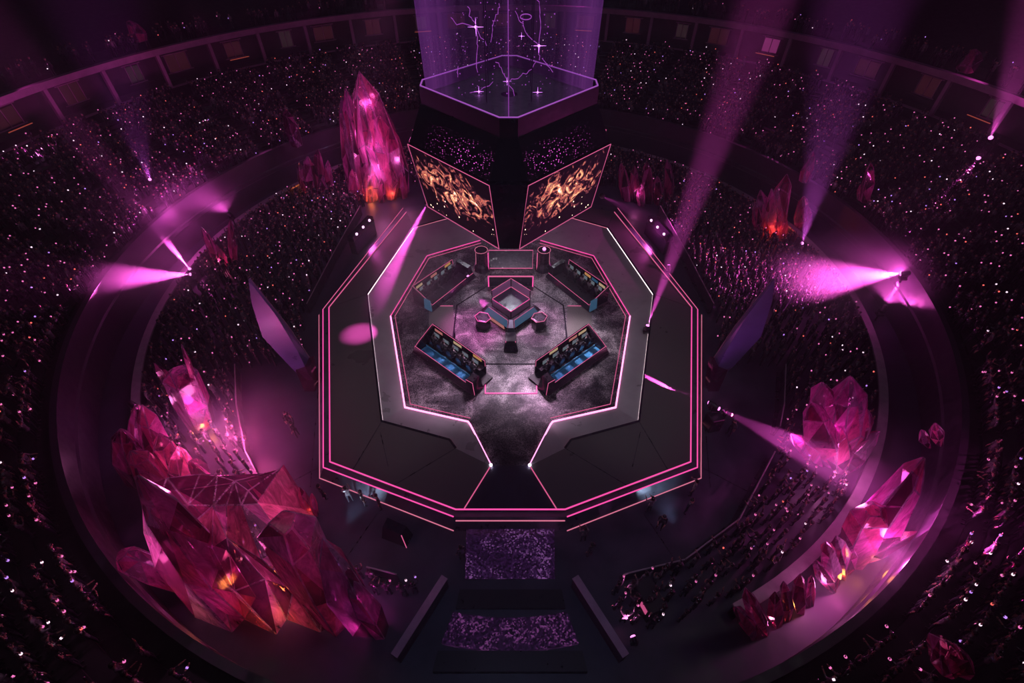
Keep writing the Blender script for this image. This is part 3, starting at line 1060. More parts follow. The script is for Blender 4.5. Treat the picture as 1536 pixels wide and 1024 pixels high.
def person(loc, rz, pose, label, group=None, shirt=None, band=None, scale=1.0, cat='person'):
    bodies, hair, bands, J = PM[pose]
    o = bpy.data.objects.new('person', bodies[shirt if shirt is not None else random.randrange(4)])
    C.objects.link(o)
    o.location = loc
    o.rotation_euler = (0, 0, rz)
    o.scale = (scale,) * 3
    tag(o, label, cat, group)
    h = bpy.data.objects.new('hair', hair)
    C.objects.link(h)
    h.parent = o
    if band is not None:  # glowing band added to imitate a highlight on the figure
        b = bpy.data.objects.new('glint', bands[band])
        C.objects.link(b)
        b.parent = o
        b['label'] = 'glowing band added as a glint'
    return o


# ------------------------------------------------------------------ player booths
BOOTHS = [
    # origin (outer near end), angle, length, mirrored, name of place, blue lining
    (Vector((-7.30, -9.05, ZI)), math.radians(-41.0), 6.2, False, 'front left', True),
    (Vector((-7.30, -9.05, ZI)), math.radians(-41.0), 6.2, True, 'front right', True),
    (Vector((-6.40, -4.45, ZI)), math.radians(54.0), 5.6, False, 'back left', False),
    (Vector((-6.40, -4.45, ZI)), math.radians(54.0), 5.6, True, 'back right', False),
]
ORD = ['first', 'second', 'third', 'fourth', 'fifth']
chair_meshes = None


def chair_parts():
    seat = MB().hull([(x, y, z) for x in (-0.25, 0.25) for y in (-0.24, 0.26) for z in (0.40, 0.49)]).bevel(0.03).mesh('seat', M['black'])
    back = MB().hull([(-0.24, -0.22, 0.46), (0.24, -0.22, 0.46), (-0.24, -0.30, 0.46), (0.24, -0.30, 0.46), (-0.26, -0.33, 1.0), (0.26, -0.33, 1.0), (-0.26, -0.40, 1.0), (0.26, -0.40, 1.0), (-0.15, -0.36, 1.28), (0.15, -0.36, 1.28), (-0.15, -0.42, 1.28), (0.15, -0.42, 1.28)]).bevel(0.02).mesh('backrest', M['blackgloss'])
    col = MB().cyl((0, 0, 0.06), 0.035, 0.035, 0.36, 8).mesh('column', M['gun'])
    st = MB()
    for k in range(5):
        a = k * 2 * PI / 5
        st.hull([(0.02 * math.cos(a + q), 0.02 * math.sin(a + q), z) for q in (1.57, -1.57) for z in (0.05, 0.11)] + [(0.3 * math.cos(a) + 0.02 * math.cos(a + q), 0.3 * math.sin(a) + 0.02 * math.sin(a + q), z) for q in (1.57, -1.57) for z in (0.0, 0.05)])
    st = st.mesh('star_base', M['gun'])
    arm = MB()
    for s in (-1, 1):
        arm.box((s * 0.29, 0.02, 0.68), (0.06, 0.28, 0.04)).box((s * 0.29, -0.05, 0.57), (0.04, 0.06, 0.2))
    arm = arm.mesh('armrests', M['black'])
    return [('seat', seat), ('backrest', back), ('column', col), ('star_base', st), ('armrests', arm)]


CHP = chair_parts()
MON = [('monitor_body', MB().box((0, 0.03, 0.36), (0.60, 0.05, 0.36)).bevel(0.008).mesh('monitor_body', M['black'])),
       ('monitor_screen', MB().box((0, 0.0, 0.36), (0.56, 0.012, 0.32)).mesh('monitor_screen', M['screenblue'])),
       ('monitor_stand', MB().box((0, 0.06, 0.11), (0.06, 0.04, 0.2)).box((0, 0.04, 0.01), (0.26, 0.2, 0.02)).mesh('monitor_stand', M['gun']))]
HEADSET = MB()
HEADSET.tube([(0.115 * math.cos(t * PI / 8), 0, 0.125 * math.sin(t * PI / 8)) for t in range(9)], 0.014, 6)
for s in (-1, 1):
    HEADSET.cyl((0, 0, 0), 0.001, 0.001, 0.001, 3)
    HEADSET.sphere((s * 0.115, 0, 0), 0.045, 8, 6, (0.5, 1, 1))
HEADSET = HEADSET.mesh('headset', M['rail'], True)

for org, ang, L, mirr, place, blue in BOOTHS:
    sx = -1 if mirr else 1
    root = thing('player_booth', 'long dark player booth at the %s of the stage centre%s' % (place, ', with blue lining' if blue else ''), 'booth', (sx * org.x + 0.05, org.y, org.z + 0.07), sx * ang, 'player booths')
    mb = MB(mirr)
    # base slab and outer slopes
    mb.loft([[(-0.1, -0.05, 0), (L, -0.05, 0), (L, 2.05, 0), (-0.1, 2.05, 0)], [(-0.05, 0.0, 0.12), (L, 0.0, 0.12), (L, 2.05, 0.12), (-0.05, 2.05, 0.12)]])
    obj('platform', mb, M['black'], root)
    hgt = 0.62 if blue else 0.42
    mb = MB(mirr)
    mb.loft([[(0, -0.05, 0.1), (L, -0.05, 0.1), (L, 0.09, 0.1), (0, 0.09, 0.1)], [(0.1, 0.12, hgt), (L - 0.1, 0.12, hgt), (L - 0.1, 0.2, hgt), (0.1, 0.2, hgt)]])
    obj('front_board', mb, M['blackgloss'], root)
    if blue:
        mb = MB(mirr)
        mb.hull([(0.35, 0.2, 0.13), (L - 0.75, 0.2, 0.13), (0.35, 1.0, 0.13), (L - 0.75, 1.0, 0.13), (0.35, 0.2, 0.16), (L - 0.75, 0.2, 0.16), (0.35, 1.0, 0.18), (L - 0.75, 1.0, 0.18)])
        obj('blue_floor', mb, M['blue'], root)
        mb = MB(mirr).hull([(0.35, 1.0, 0.14), (L - 0.75, 1.0, 0.14), (0.35, 1.06, 0.14), (L - 0.75, 1.06, 0.14), (0.35, 1.0, 0.30), (L - 0.75, 1.0, 0.30), (0.35, 1.06, 0.30), (L - 0.75, 1.06, 0.30)])
        obj('seat_step', mb, M['blue'], root)
        mb = MB(mirr).tube([(0.35, 0.99, 0.31), (L - 0.75, 0.99, 0.31)], 0.022, 5)
        obj('step_light', mb, M['bluelit'], root)
    mb = MB(mirr).tube([(0.1, 0.16, hgt + 0.03), (L - 0.1, 0.16, hgt + 0.03)], 0.02, 5)
    obj('front_edge_light', mb, M['neondim'], root)
    # desk
    yd = 1.62
    mb = MB(mirr).hull([(0.35, yd - 0.12, 0.70), (L - 0.7, yd - 0.12, 0.70), (0.35, yd + 0.35, 0.70), (L - 0.7, yd + 0.35, 0.70), (0.35, yd - 0.12, 0.75), (L - 0.7, yd - 0.12, 0.75), (0.35, yd + 0.35, 0.75), (L - 0.7, yd + 0.35, 0.75)])
    obj('desk', mb, M['gun'], root)
    # leaning back panel
    mb = MB(mirr).hull([(0.2, 1.98, 0.1), (L - 0.6, 1.98, 0.1), (0.2, 2.06, 0.1), (L - 0.6, 2.06, 0.1), (0.25, 2.0, 1.62), (L - 0.65, 2.0, 1.38), (0.25, 2.10, 1.62), (L - 0.65, 2.10, 1.38)])
    bp_ = obj('back_panel', mb, M['blackgloss'], root)
    mb = MB(mirr).tube([(0.22, 1.98, 0.9), (0.25, 2.0, 1.64), (L - 0.65, 2.0, 1.40), (L - 0.62, 1.98, 0.9)], 0.02, 5)
    obj('panel_edge_light', mb, M['neondim'], root)
    ns = 5
    w = (L - 1.2) / ns
    for k in range(ns):
        x0 = 0.42 + k * w
        mb = MB(mirr).hull([(x, y, z) for x in (x0, x0 + w * 0.82) for y, z in ((1.965, 1.12), (1.975, 1.12), (1.975, 1.36 - 0.0 * x), (1.985, 1.36))])
        mt = [M['pinkscr'], M['gun'], M['orange2'], M['gun'], M['orange']] if not mirr else [M['orange2'], M['pinkscr'], M['gun'], M['orange2'], M['gun']]
        if not blue:
            mt = [M['orange2'], M['gun'], M['pinkscr'], M['gun'], M['orange']] if not mirr else [M['orange2'], M['bluelit'], M['orange'], M['gun'], M['gun']]
        obj('name_screen', mb, mt[k], bp_)
    # end walls and tower
    mb = MB(mirr).hull([(0.0, 0.0, 0.1), (0.0, 2.05, 0.1), (0.3, 0.1, 0.1), (0.3, 2.05, 0.1), (0.05, 0.6, 0.85), (0.05, 2.08, 1.55), (0.24, 0.6, 0.85), (0.24, 2.08, 1.55), (0.2, 0.15, 0.55)])
    obj('end_wall', mb, M['blackgloss'], root)
    mb = MB(mirr).tube([(0.14, 0.1, 0.6), (0.14, 0.6, 0.9), (0.14, 2.06, 1.6)], 0.02, 5)
    obj('end_edge_light', mb, M['neondim'], root)
    mb = MB(mirr).hull([(L - 0.7, -0.02, 0), (L + 0.12, 0.1, 0), (L + 0.12, 1.0, 0), (L - 0.7, 1.0, 0), (L - 0.62, 0.08, 1.15), (L - 0.05, 0.14, 1.15), (L - 0.05, 0.8, 1.3), (L - 0.62, 0.8, 1.3)] if blue else
                        [(L - 0.45, 0.3, 0), (L + 0.1, 0.3, 0), (L + 0.1, 1.9, 0), (L - 0.45, 1.9, 0), (L - 0.4, 0.5, 1.0), (L, 0.5, 1.0), (L, 1.8, 1.2), (L - 0.4, 1.8, 1.2)])
    obj('end_tower', mb, M['blackgloss'], root)
    if blue:
        mb = MB(mirr).hull([(L - 0.58, 0.12, 1.17), (L - 0.1, 0.18, 1.17), (L - 0.1, 0.76, 1.30), (L - 0.58, 0.76, 1.30), (L - 0.55, 0.16, 1.22), (L - 0.13, 0.22, 1.22), (L - 0.13, 0.72, 1.35), (L - 0.55, 0.72, 1.35)])
        obj('tower_cap', mb, M['gun'], root)
        mb = MB(mirr).tube([(L - 0.62, 0.05, 1.16), (L - 0.04, 0.11, 1.16), (L + 0.12, 0.07, 0.05)], 0.022, 5)
        obj('tower_edge_light', mb, M['neondim'], root)
    else:
        # low blue-lit outer end of the back booths
        mb = MB(mirr).hull([(-0.12, -0.02, 0.05), (-0.12, 0.75, 0.05), (-0.02, -0.02, 0.05), (-0.02, 0.75, 0.05), (-0.02, 0.1, 1.05), (-0.02, 0.75, 1.05), (0.06, 0.1, 1.05), (0.06, 0.75, 1.05)])
        obj('end_light_panel', mb, M['bluelit'], root)
    # five seats: chair, player, headset is part of the player, monitor
    Mx = Matrix.Rotation(sx * ang, 4, 'Z')
    for k in range(5):
        x = 0.42 + (k + 0.45) * w
        loc = Vector(root.location) + Mx @ Vector((sx * x, 1.38, 0.125))
        lab = ORD[k] + ' from the outer end of the %s booth' % place
        ch = thing('gaming_chair', 'gaming chair, ' + lab, 'chair', loc, sx * ang, 'gaming chairs in the booths')
        for nme, me in CHP:
            obj(nme, me, None, ch)
        pl = bpy.data.objects.new('person', SEATM[0][0 if (mirr ^ (not blue)) else 1])
        C.objects.link(pl)
        pl.location = loc + Vector((0, 0, 0.02)) + Mx @ Vector((0, 0.03, 0))
        pl.rotation_euler = (0, 0, sx * ang)
        tag(pl, 'seated player in a headset, ' + lab, 'person', 'players in the booths')
        hh = bpy.data.objects.new('hair', SEATM[1])
        C.objects.link(hh)
        hh.parent = pl
        he = bpy.data.objects.new('headset', HEADSET)
        C.objects.link(he)
        he.parent = pl
        he.location = JS['head'][0]
        mo = thing('monitor', 'desk monitor, ' + lab, 'monitor', Vector(root.location) + Mx @ Vector((sx * x, yd + 0.10, 0.751)), sx * ang, 'monitors in the booths')
        for nme, me in MON:
            obj(nme, me, None, mo)


# ------------------------------------------------------------------ hanging scoreboard
SC = Vector((0.0, -5.5, 0))


def dia(d, c, z):
    """a square turned on its corner, half diagonal d, corners cut to width c"""
    h = c / 2
    P = [(-h, -d + h), (h, -d + h), (d - h, -h), (d - h, h), (h, d - h), (-h, d - h), (-d + h, h), (-d + h, -h)]
    return [Vector((x, y, z)) for x, y in P]


sb = thing('hanging_scoreboard', 'big dark four-sided hanging scoreboard with glowing golden screens and a violet light column', 'scoreboard', (SC.x, SC.y, 0))
ZB0, ZT0, ZR0, ZR1 = 11.5, 15.75, 17.75, 18.67
DB, DT, DR = 5.75, 6.75, 5.32
CB, CT, CR = 1.1, 1.9, 0.9
obj('scoreboard_body', MB().loft([dia(DB - 0.6, CB, ZB0 - 0.05), dia(DB, CB, ZB0), dia(DT, CT, ZT0), dia(DT - 0.1, CT, ZT0 + 0.12)]), M['blackgloss'], sb)
obj('tray', MB().loft([dia(DR, CR, ZR0 - 0.05), dia(DR, CR, ZR1), dia(DR - 0.16, CR, ZR1), dia(DR - 0.16, CR, ZR1 - 0.5), dia(0.6, 0.3, ZR1 - 0.55)], cap=False), M['black'], sb)
rim = dia(DR - 0.08, CR, ZR1 + 0.02)
obj('tray_rim_light', MB().strip(rim, 0.06, 0.04, True), emit('violet rim light', (0.55, 0.13, 0.75), 0.6), sb)


def uvquad(name, P, mat, parent, back=None):
    """quad whose UV runs 0..1 from P0 to P1 (u) and P0 to P3 (v), on a thin backing"""
    me = bpy.data.meshes.new(name)
    if back is None:
        me.from_pydata([tuple(p) for p in P], [], [(0, 1, 2, 3)])
    else:
        Q = [p + back for p in P]
        me.from_pydata([tuple(p) for p in list(P) + Q], [], [(0, 1, 2, 3), (7, 6, 5, 4), (1, 0, 4, 5), (2, 1, 5, 6), (3, 2, 6, 7), (0, 3, 7, 4)])
    uvl = me.uv_layers.new(name='UVMap')
    for f in me.polygons:
        for li, vi in zip(f.loop_indices, f.vertices):
            uvl.data[li].uv = ((0, 0), (1, 0), (1, 1), (0, 1))[vi % 4] if f.index == 0 else (0.01, 0.01)
    me.materials.append(mat)
    o = bpy.data.objects.new(name, me)
    C.objects.link(o)
    o.parent = parent
    return o


bot, top = dia(DB, CB, ZB0), dia(DT, CT, ZT0)
rt0, rt1 = dia(DT - 0.1, CT, ZT0 + 0.12), dia(DR + 0.02, CR, ZR0)
obj('roof', MB().loft([dia(DT - 0.12, CT, ZT0 + 0.08), dia(DR, CR, ZR0 - 0.02)], cap=False), M['black'], sb)
# faces: (outer end index, inner end index) for front-left, front-right, back-right, back-left
for fi, (i, j) in enumerate(((7, 0), (2, 1), (3, 4), (6, 5))):
    P = [bot[i], bot[j], top[j], top[i]]
    n = (P[1] - P[0]).cross(P[3] - P[0]).normalized()
    mid = sum(P, Vector()) / 4
    if n.dot(Vector((mid.x, mid.y, 0))) < 0:
        n = -n
    # inset a little from the body edges
    ce = mid
    Q = [p + (ce - p) * 0.02 + n * 0.05 for p in P]
    uvquad('screen', Q, screen_mat('screen picture %d' % fi, 1.3 + fi * 2.1), sb, -n * 0.04)
    obj('screen_frame', MB().tube([p + n * 0.06 for p in P], 0.022, 6, True), M['neondim'], sb)
    R = [rt0[i], rt0[j], rt1[j], rt1[i]]
    nr = (R[1] - R[0]).cross(R[3] - R[0]).normalized()
    if nr.z < 0:
        nr = -nr
    uvquad('roof_panel', [p + nr * 0.03 for p in R], M['flecks'], sb, -nr * 0.02)
    CU = dia(DR - 0.72, 0.05, ZR1 - 0.45), dia(DR - 0.55, 0.05, 26.5)
    uvquad('light_curtain', [CU[0][i], CU[0][j], CU[1][j], CU[1][i]], M['curtain'], sb)
for x in (-1, 1):
    for y in (-1, 1):
        obj('hoist_cable', MB().tube([(x * 1.2, y * 1.2, ZR1 - 0.6), (x * 1.2, y * 1.2, 31.0)], 0.03, 5), M['black'], sb)
# violet constellation inside the light column
YC = -5.5


def hp(u, v):
    p = atY(u, v, YC)
    return Vector((p.x - SC.x, p.y - SC.y, p.z))


def z2(x, y):
    return hp(580 + x / 2.768, y / 2.768)


for x, y, r in ((370, 112, 0.075), (632, 190, 0.07), (383, 380, 0.05), (627, 383, 0.05), (500, 338, 0.04), (560, 150, 0.03)):
    c = z2(x, y)
    mb = MB().sphere(c, r, 8, 6)
    for d in ((1, 0), (0, 1)):
        L = r * 5.5
        mb.tube([c - Vector((d[0] * L, 0, d[1] * L)), c, c + Vector((d[0] * L, 0, d[1] * L))], [0.003, r * 0.22, 0.003], 5)
    obj('star_light', mb, M['star'], sb)
lines = [[(270, 70), (300, 100), (370, 112)], [(340, 20), (350, 70), (372, 112), (415, 190)], [(370, 112), (376, 200), (378, 300)], [(470, 10), (455, 70), (440, 110), (432, 175)],
         [(535, 40), (560, 85), (575, 125), (632, 190)], [(632, 190), (634, 250)], [(625, 0), (640, 60), (632, 190)], [(455, 255), (480, 300), (500, 340), (540, 405)], [(615, 260), (585, 300), (545, 318), (500, 340)],
         [(440, 340), (383, 380), (410, 410), (445, 440), (490, 470)], [(627, 383), (600, 420), (560, 440)], [(280, 400), (383, 380)], [(650, 250), (690, 300)], [(300, 270), (295, 320)]]
for ln in lines:
    P = [z2(*q) for q in ln]
    Q = []
    for a, b in zip(P, P[1:]):
        for t in range(4):
            Q.append(a.lerp(b, t / 4) + Vector((random.uniform(-.06, .06), random.uniform(-.3, .3), random.uniform(-.06, .06))))
    Q.append(P[-1])
    obj('light_thread', MB().tube(Q, 0.018, 4), M['thread'], sb)
mb = MB()
for k in range(150):
    mb.sphere(z2(random.uniform(270, 690), random.uniform(0, 470)) + Vector((0, random.uniform(-2, 2), 0)), random.choice((0.018, 0.025, 0.035)), 4, 3)
o = obj('sparkle_dots', mb, M['thread'], sb)
o['kind'] = 'stuff'
ec = z2(578, 70)
obj('light_ring', MB().tube([ec + Vector((0.28 * math.cos(k * PI / 8), 0, 0.12 * math.sin(k * PI / 8))) for k in range(16)], 0.025, 5, True), M['thread'], sb)
obj('corner_thread', MB().tube([(0, -DR + 0.76, ZR1 - 0.45), (0, -DR + 0.6, 26)], 0.022, 5), emit('violet corner light', (0.45, 0.08, 0.62), 0.5, False), sb)

# ------------------------------------------------------------------ catwalk and entrance at the front
cw = thing('led_catwalk', 'violet glowing LED floor panel in front of the stage ramp', 'LED floor', (0, 0, 0))
P = [at(700, 778, 0.12), at(831, 778, 0.12), at(832, 868, 0.12), at(698, 868, 0.12)]
obj('led_surface', MB().prism(P, 0.1, 0.12), M['ledfloor'], cw)
obj('catwalk_base', MB().prism(P, 0.0, 0.098), M['black'], cw)
obj('edge_strip', MB().strip([P[0], P[3]], 0.03, 0.02), M['ledstep'], cw)
obj('edge_strip', MB().strip([P[1], P[2]], 0.03, 0.02), M['ledstep'], cw)
en = thing('entrance_steps', 'dark entrance steps with a violet LED band between two side walls', 'steps', (0, 0, 0))
P = [at(690, 886, 0.0), at(842, 886, 0.0), at(848, 914, 0.0), at(684, 914, 0.0)]
obj('tread', MB().prism(P, 0.002, 0.25), M['black'], en)
arc = lambda u0, u1, v, sag, z, n=10: [at(u0 + (u1 - u0) * k / n, v + sag * (1 - (2 * k / n - 1) ** 2), z) for k in range(n + 1)]
band = arc(680, 850, 917, 9, 0.3) + arc(868, 662, 964, 12, 0.3)
obj('led_band', MB().prism(band, 0.002, 0.3), M['ledstep'], en)
P = [at(658, 979, 0.0), at(872, 979, 0.0), at(880, 1010, 0.0), at(650, 1010, 0.0)]
obj('tread', MB().prism(P, 0.002, 0.45), M['black'], en)
for s, a, b in ((-1, (670, 878), (598, 992)), (1, (860, 878), (932, 992))):
    pa, pb = at(*a, 0), at(*b, 0)
    sw = thing('entrance_wall', 'dark slanting side wall with pale edge on the %s of the violet entrance steps' % ('left' if s < 0 else 'right'), 'low wall', (pa + pb) / 2, math.atan2(pb.y - pa.y, pb.x - pa.x), 'entrance side walls')
    L = (pb - pa).length
    obj('wall_panel', MB().box((0, 0, 0.6), (L, 0.3, 1.2)), M['wallin'], sw)
    obj('wall_cap', MB().box((0, 0, 1.24), (L + 0.05, 0.38, 0.07)), M['beam'], sw)

# crowd barriers round the aisle
def polyline(pix, s=1):
    return [H(s * a, b, 0) for a, b in pix]


def barriers(P, group, label):
    out = []
    for a, b in zip(P, P[1:]):
        n = max(1, round((b - a).length / 2.2))
        for k in range(n):
            p, q = a.lerp(b, k / n), a.lerp(b, (k + 1) / n)
            L = (q - p).length - 0.05
            mp_ = (p + q) / 2
            if any((mp_.x - c[0]) ** 2 + (mp_.y - c[1]) ** 2 < (c[2] + 1.15) ** 2 for c in CRYC):
                continue
            t = thing('crowd_barrier', label, 'barrier', (p + q) / 2, math.atan2(q.y - p.y, q.x - p.x), group)
            obj('panel', MB().box((0, 0, 0.55), (L, 0.04, 0.95)), M['wallin'], t)
            obj('top_rail', MB().tube([(-L / 2, 0, 1.08), (L / 2, 0, 1.08)], 0.045, 6), M['rail'], t)
            obj('foot_rail', MB().box((0, -0.12, 0.04), (L, 0.3, 0.05)), M['gun'], t)
            out.append(t)
    return out


FB = [(222, 322), (262, 395), (300, 470)]
FF = [(405, 560), (402, 620), (388, 690), (335, 790), (255, 850), (165, 872)]
# seams of the aisle floor
for s in (-1, 1):
    for a, b in (((286, 700), (372, 745)), ((286, 560), (300, 730)), ((200, 770), (255, 850))):
        o = struct('trim_floor', MB().strip([H(s * a[0], a[1], 0.0), H(s * b[0], b[1], 0.0)], 0.05, 0.012), M['gun'], 'thin floor seam')

# tall slabs beside the stage
for s, lab in ((-1, 'tall smoky violet shard slab standing left of the stage'), (1, 'tall smoky violet shard slab standing right of the stage')):
    Y0 = -11.9
    bp0 = H(s * 297, 584, 0)
    off = 4 if s > 0 else 0
    fr = [(-393, 420), (-388, 455), (-372, 505), (-330, 550), (-303, 560), (-320, 525), (-352, 472)]
    bk = [(-391, 418), (-333, 490), (-296, 545), (-292, 575), (-300, 588)]
    t = thing('shard_slab', lab, 'slab', (bp0.x, Y0 + 0.5, 0), 0, 'shard slabs beside the stage')
    o0 = Vector(t.location)
    A = [atY(AX - s * a + off, b, Y0) - o0 for a, b in fr]
    B = [atY(AX - s * a + off, b, Y0 + 0.9) - o0 for a, b in bk]
    for p in A + B:
        p.z = max(p.z, 0.0)
    obj('slab_body', MB().hull(A + B), M['slab'], t)
    A2 = [p + Vector((0, -0.0, 0)) for p in (A[0], A[6], A[5], A[4])]
    obj('slab_edge', MB().tube([B[0], B[1], B[2], B[3]], 0.06, 5), M['rail'], t)
    F_ = [atY(AX - s * a + off, b, Y0 - 0.1) - o0 for a, b in ((-322, 556), (-300, 548), (-288, 598), (-302, 600))]
    for p in F_:
        p.z = max(p.z, 0)
    obj('slab_foot', MB().hull(F_ + [p + Vector((0, 0.9, 0)) for p in F_]), M['cry_dark'], t)

# ------------------------------------------------------------------ crystals
CRYC = []


def shard_mesh(axis, r, n, seed, mats, flat=False, squash=1.0):
    rd = random.Random(seed)
    ax = Vector(axis)
    L = ax.length
    d = ax.normalized()
    s = d.cross(Vector((0.3, 1, 0.1))).normalized()
    t = d.cross(s)
    ph = rd.random() * 6.28
    angs = sorted((2 * PI * k / n + rd.uniform(-0.35, 0.35)) for k in range(n))
    wob = [rd.uniform(0.82, 1.15) for _ in range(n)]
    mb = MB()

    def ring(f, rr, jit=0.0, rot=0.0):
        return [d * (L * (f + rd.uniform(-jit, jit))) + (s * math.cos(a + ph + rot) + t * math.sin(a + ph + rot) * squash) * rr * r * w for a, w in zip(angs, wob)]
    big = r > 1.2
    if flat:
        rings = [ring(0.0, 0.8), ring(0.5, 1.0, 0.10), ring(0.90, 0.92, 0.025), ring(1.0, 0.42, 0.01)]
    else:
        off = (s * rd.uniform(-0.3, 0.3) + t * rd.uniform(-0.3, 0.3)) * r
        rings = [ring(0.0, 0.75), ring(0.42, 1.0, 0.10), [p + off * 0.5 for p in ring(0.80, 0.62, 0.06)]]
    for p in rings[0]:
        p.z = 0.0
    R = [[mb.bm.verts.new(p) for p in q] for q in rings]
    for a, b in zip(R, R[1:]):
        for i in range(n):
            j = (i + 1) % n
            if rd.random() < 0.5:
                mb.bm.faces.new((a[i], a[j], b[j]))
                mb.bm.faces.new((a[i], b[j], b[i]))
            else:
                mb.bm.faces.new((a[i], a[j], b[i]))
                mb.bm.faces.new((a[j], b[j], b[i]))
    mb.bm.faces.new(R[0][::-1])
    if flat:
        mb.bm.faces.new(R[-1])
    else:
        tip = mb.bm.verts.new(d * L + off)
        for i in range(n):
            mb.bm.faces.new((R[-1][i], R[-1][(i + 1) % n], tip))
    for f in mb.bm.faces:
        f.material_index = rd.choices(range(4), weights=mats)[0]
    bmesh.ops.recalc_face_normals(mb.bm, faces=mb.bm.faces)
    es = [e for e in mb.bm.edges if len(e.link_faces) == 2 and e.calc_face_angle(0) > 0.25]
    bmesh.ops.bevel(mb.bm, geom=es, offset=min(0.05, r * 0.05), segments=1, affect='EDGES', clamp_overlap=True, material=3)
    return mb


def crystal_cluster(label, shards, mats=(4, 3, 3, 1), seed=1, lights=(), z0=0.0, group=None, rmax=30.9):
    """shards: (base pixel, tip pixel, radius, flat); the tip is found in the upright plane through the base"""
    b0 = at(*shards[0][0], z0)
    rr = math.hypot(b0.x, b0.y)
    root = thing('crystal_cluster', label, 'crystal', (b0.x, b0.y, z0), 0, group)
    rd = random.Random(seed)
    for k, sh in enumerate(shards):
        base, tip, r = sh[0], sh[1], sh[2]
        flat = sh[3] if len(sh) > 3 else False
        b = at(*base, z0)
        q = math.hypot(b.x, b.y)
        if z0 == 0 and q + r * 0.6 > rmax:
            kf = (rmax - r * 0.6) / q
            b = Vector((b.x * kf, b.y * kf, 0))
        q = math.hypot(b.x, b.y)
        azi = math.degrees(math.atan2(b.y, b.x)) % 360
        if z0 == 0 and not 216 < azi < 293 and abs(q - 29.05) < r * 0.95 + 0.4:
            qn = 28.5 - r * 0.95 if (q < 29.05 or r > 1.16) else min(29.8 + r * 0.85, 31.5 - r)
            b = Vector((b.x * qn / q, b.y * qn / q, 0))
        t = atY(tip[0], tip[1], b.y + rd.uniform(-0.25, 0.25) * r)
        if z0 == 0:
            CRYC.append((b.x, b.y, r))
            pm = b.lerp(t, min(0.6, 1.7 / max(0.5, t.z)))
            CRYC.append((pm.x, pm.y, r))
        else:
            CRYC.append((b.x, b.y, r * 1.2))
        mb = shard_mesh(t - b + Vector((0, 0, 0.02)), r, rd.choice((5, 6, 6, 7)) + (6 if r > 2 else 3 if r > 1.25 else 0), seed * 31 + k, mats, flat)
        o = obj('crystal', mb, CRY, root)
        o.location = b - Vector(root.location)
    for lp, z, col, pw, rad in lights:
        p = at(*lp, z0) + Vector((0, 0.1, z)) if z0 == 0 and z <= 1.5 else at(*lp, z)
        lt = bpy.data.lights.new('crystal_glow', 'POINT')
        lt.color = col
        lt.energy = pw * 0.24
        lt.shadow_soft_size = rad
        lo = bpy.data.objects.new('crystal_glow', lt)
        C.objects.link(lo)
        lo.parent = root
        lo.location = p - Vector(root.location)
    return root


ORG = (1.0, 0.30, 0.06)
PK = (1.0, 0.22, 0.66)
RD = (1.0, 0.14, 0.36)
CL = crystal_cluster
CL('tallest pink crystal cluster, beside the hanging scoreboard with orange shards at its foot', [((585, 287), (548, 103), 2.3), ((540, 285), (521, 128), 1.15), ((527, 284), (510, 142), 0.8), ((604, 287), (588, 185), 1.2), ((562, 288), (567, 168), 1.7),
   ((534, 299), (529, 254), 0.75), ((556, 300), (554, 248), 0.95), ((588, 298), (586, 240), 0.8), ((606, 296), (601, 255), 0.6), ((545, 303), (544, 272), 0.45), ((572, 303), (570, 268), 0.5)], seed=3,
   lights=[((555, 300), 0.8, ORG, 500, 0.2), ((590, 300), 0.8, ORG, 450, 0.2), ((560, 262), 3.5, PK, 1600, 0.3), ((560, 215), 6.0, PK, 1400, 0.3), ((550, 160), 9.0, PK, 900, 0.3), ((522, 200), 6.0, PK, 900, 0.3), ((597, 240), 4.5, PK, 700, 0.3)])
CL('dim smoky crystal cluster left of the tallest pink cluster', [((470, 292), (458, 232), 0.9), ((456, 290), (446, 243), 0.6), ((482, 290), (476, 222), 0.7), ((495, 292), (490, 238), 0.7), ((464, 296), (452, 262), 0.5), ((488, 296), (484, 262), 0.5)], (2, 5, 2, 2), 5,
   lights=[((456, 294), 0.6, ORG, 160, 0.15), ((475, 294), 3, PK, 160, 0.3)])
CL('faint violet crystal rising from the upper stands on the left', [((446, 218), (428, 162), 0.9), ((438, 214), (440, 178), 0.5)], (1, 4, 0, 4), 6, z0=4.6, lights=[((446, 214), 6.4, (0.5, 0.1, 0.9), 120, 0.2)])
CL('two thin rose shards by the bright lamp on the left ring rail', [((329, 398), (303, 338), 0.5), ((352, 396), (346, 328), 0.45), ((340, 400), (325, 365), 0.3)], (3, 2, 4, 1), 8, lights=[((335, 402), 0.7, RD, 260, 0.15)])
CL('leaning pink crystal with a needle and a clear leaf tip in the left crowd', [((312, 640), (272, 512), 0.28), ((304, 638), (268, 556), 1.0, True), ((278, 600), (229, 541), 0.5), ((292, 636), (262, 578), 0.6)], (4, 2, 2, 3), 9,
   lights=[((312, 652), 0.7, ORG, 260, 0.15), ((330, 640), 2.2, PK, 900, 0.4)])
CL('dark jagged crystal heap glowing red inside, above the giant crystal', [((220, 690), (199, 604), 0.8), ((240, 705), (214, 612), 0.8), ((205, 720), (178, 640), 0.9), ((262, 715), (236, 650), 0.8), ((285, 722), (262, 672), 0.8), ((312, 722), (290, 688), 0.6), ((240, 740), (206, 672), 0.9)], (3, 5, 3, 1), 12,
   lights=[((270, 680), 2.5, RD, 900, 0.4), ((225, 660), 1.5, PK, 500, 0.3)])
giant = CL('giant faceted pink crystal boulder with a flat dark crown', [((548, 938), (488, 812), 0.95), ((500, 925), (425, 782), 1.2, True), ((365, 905), (192, 705), 1.0), ((298, 880), (182, 832), 0.7, True), ((570, 945), (520, 862), 0.7)], (4, 3, 4, 1), 15)


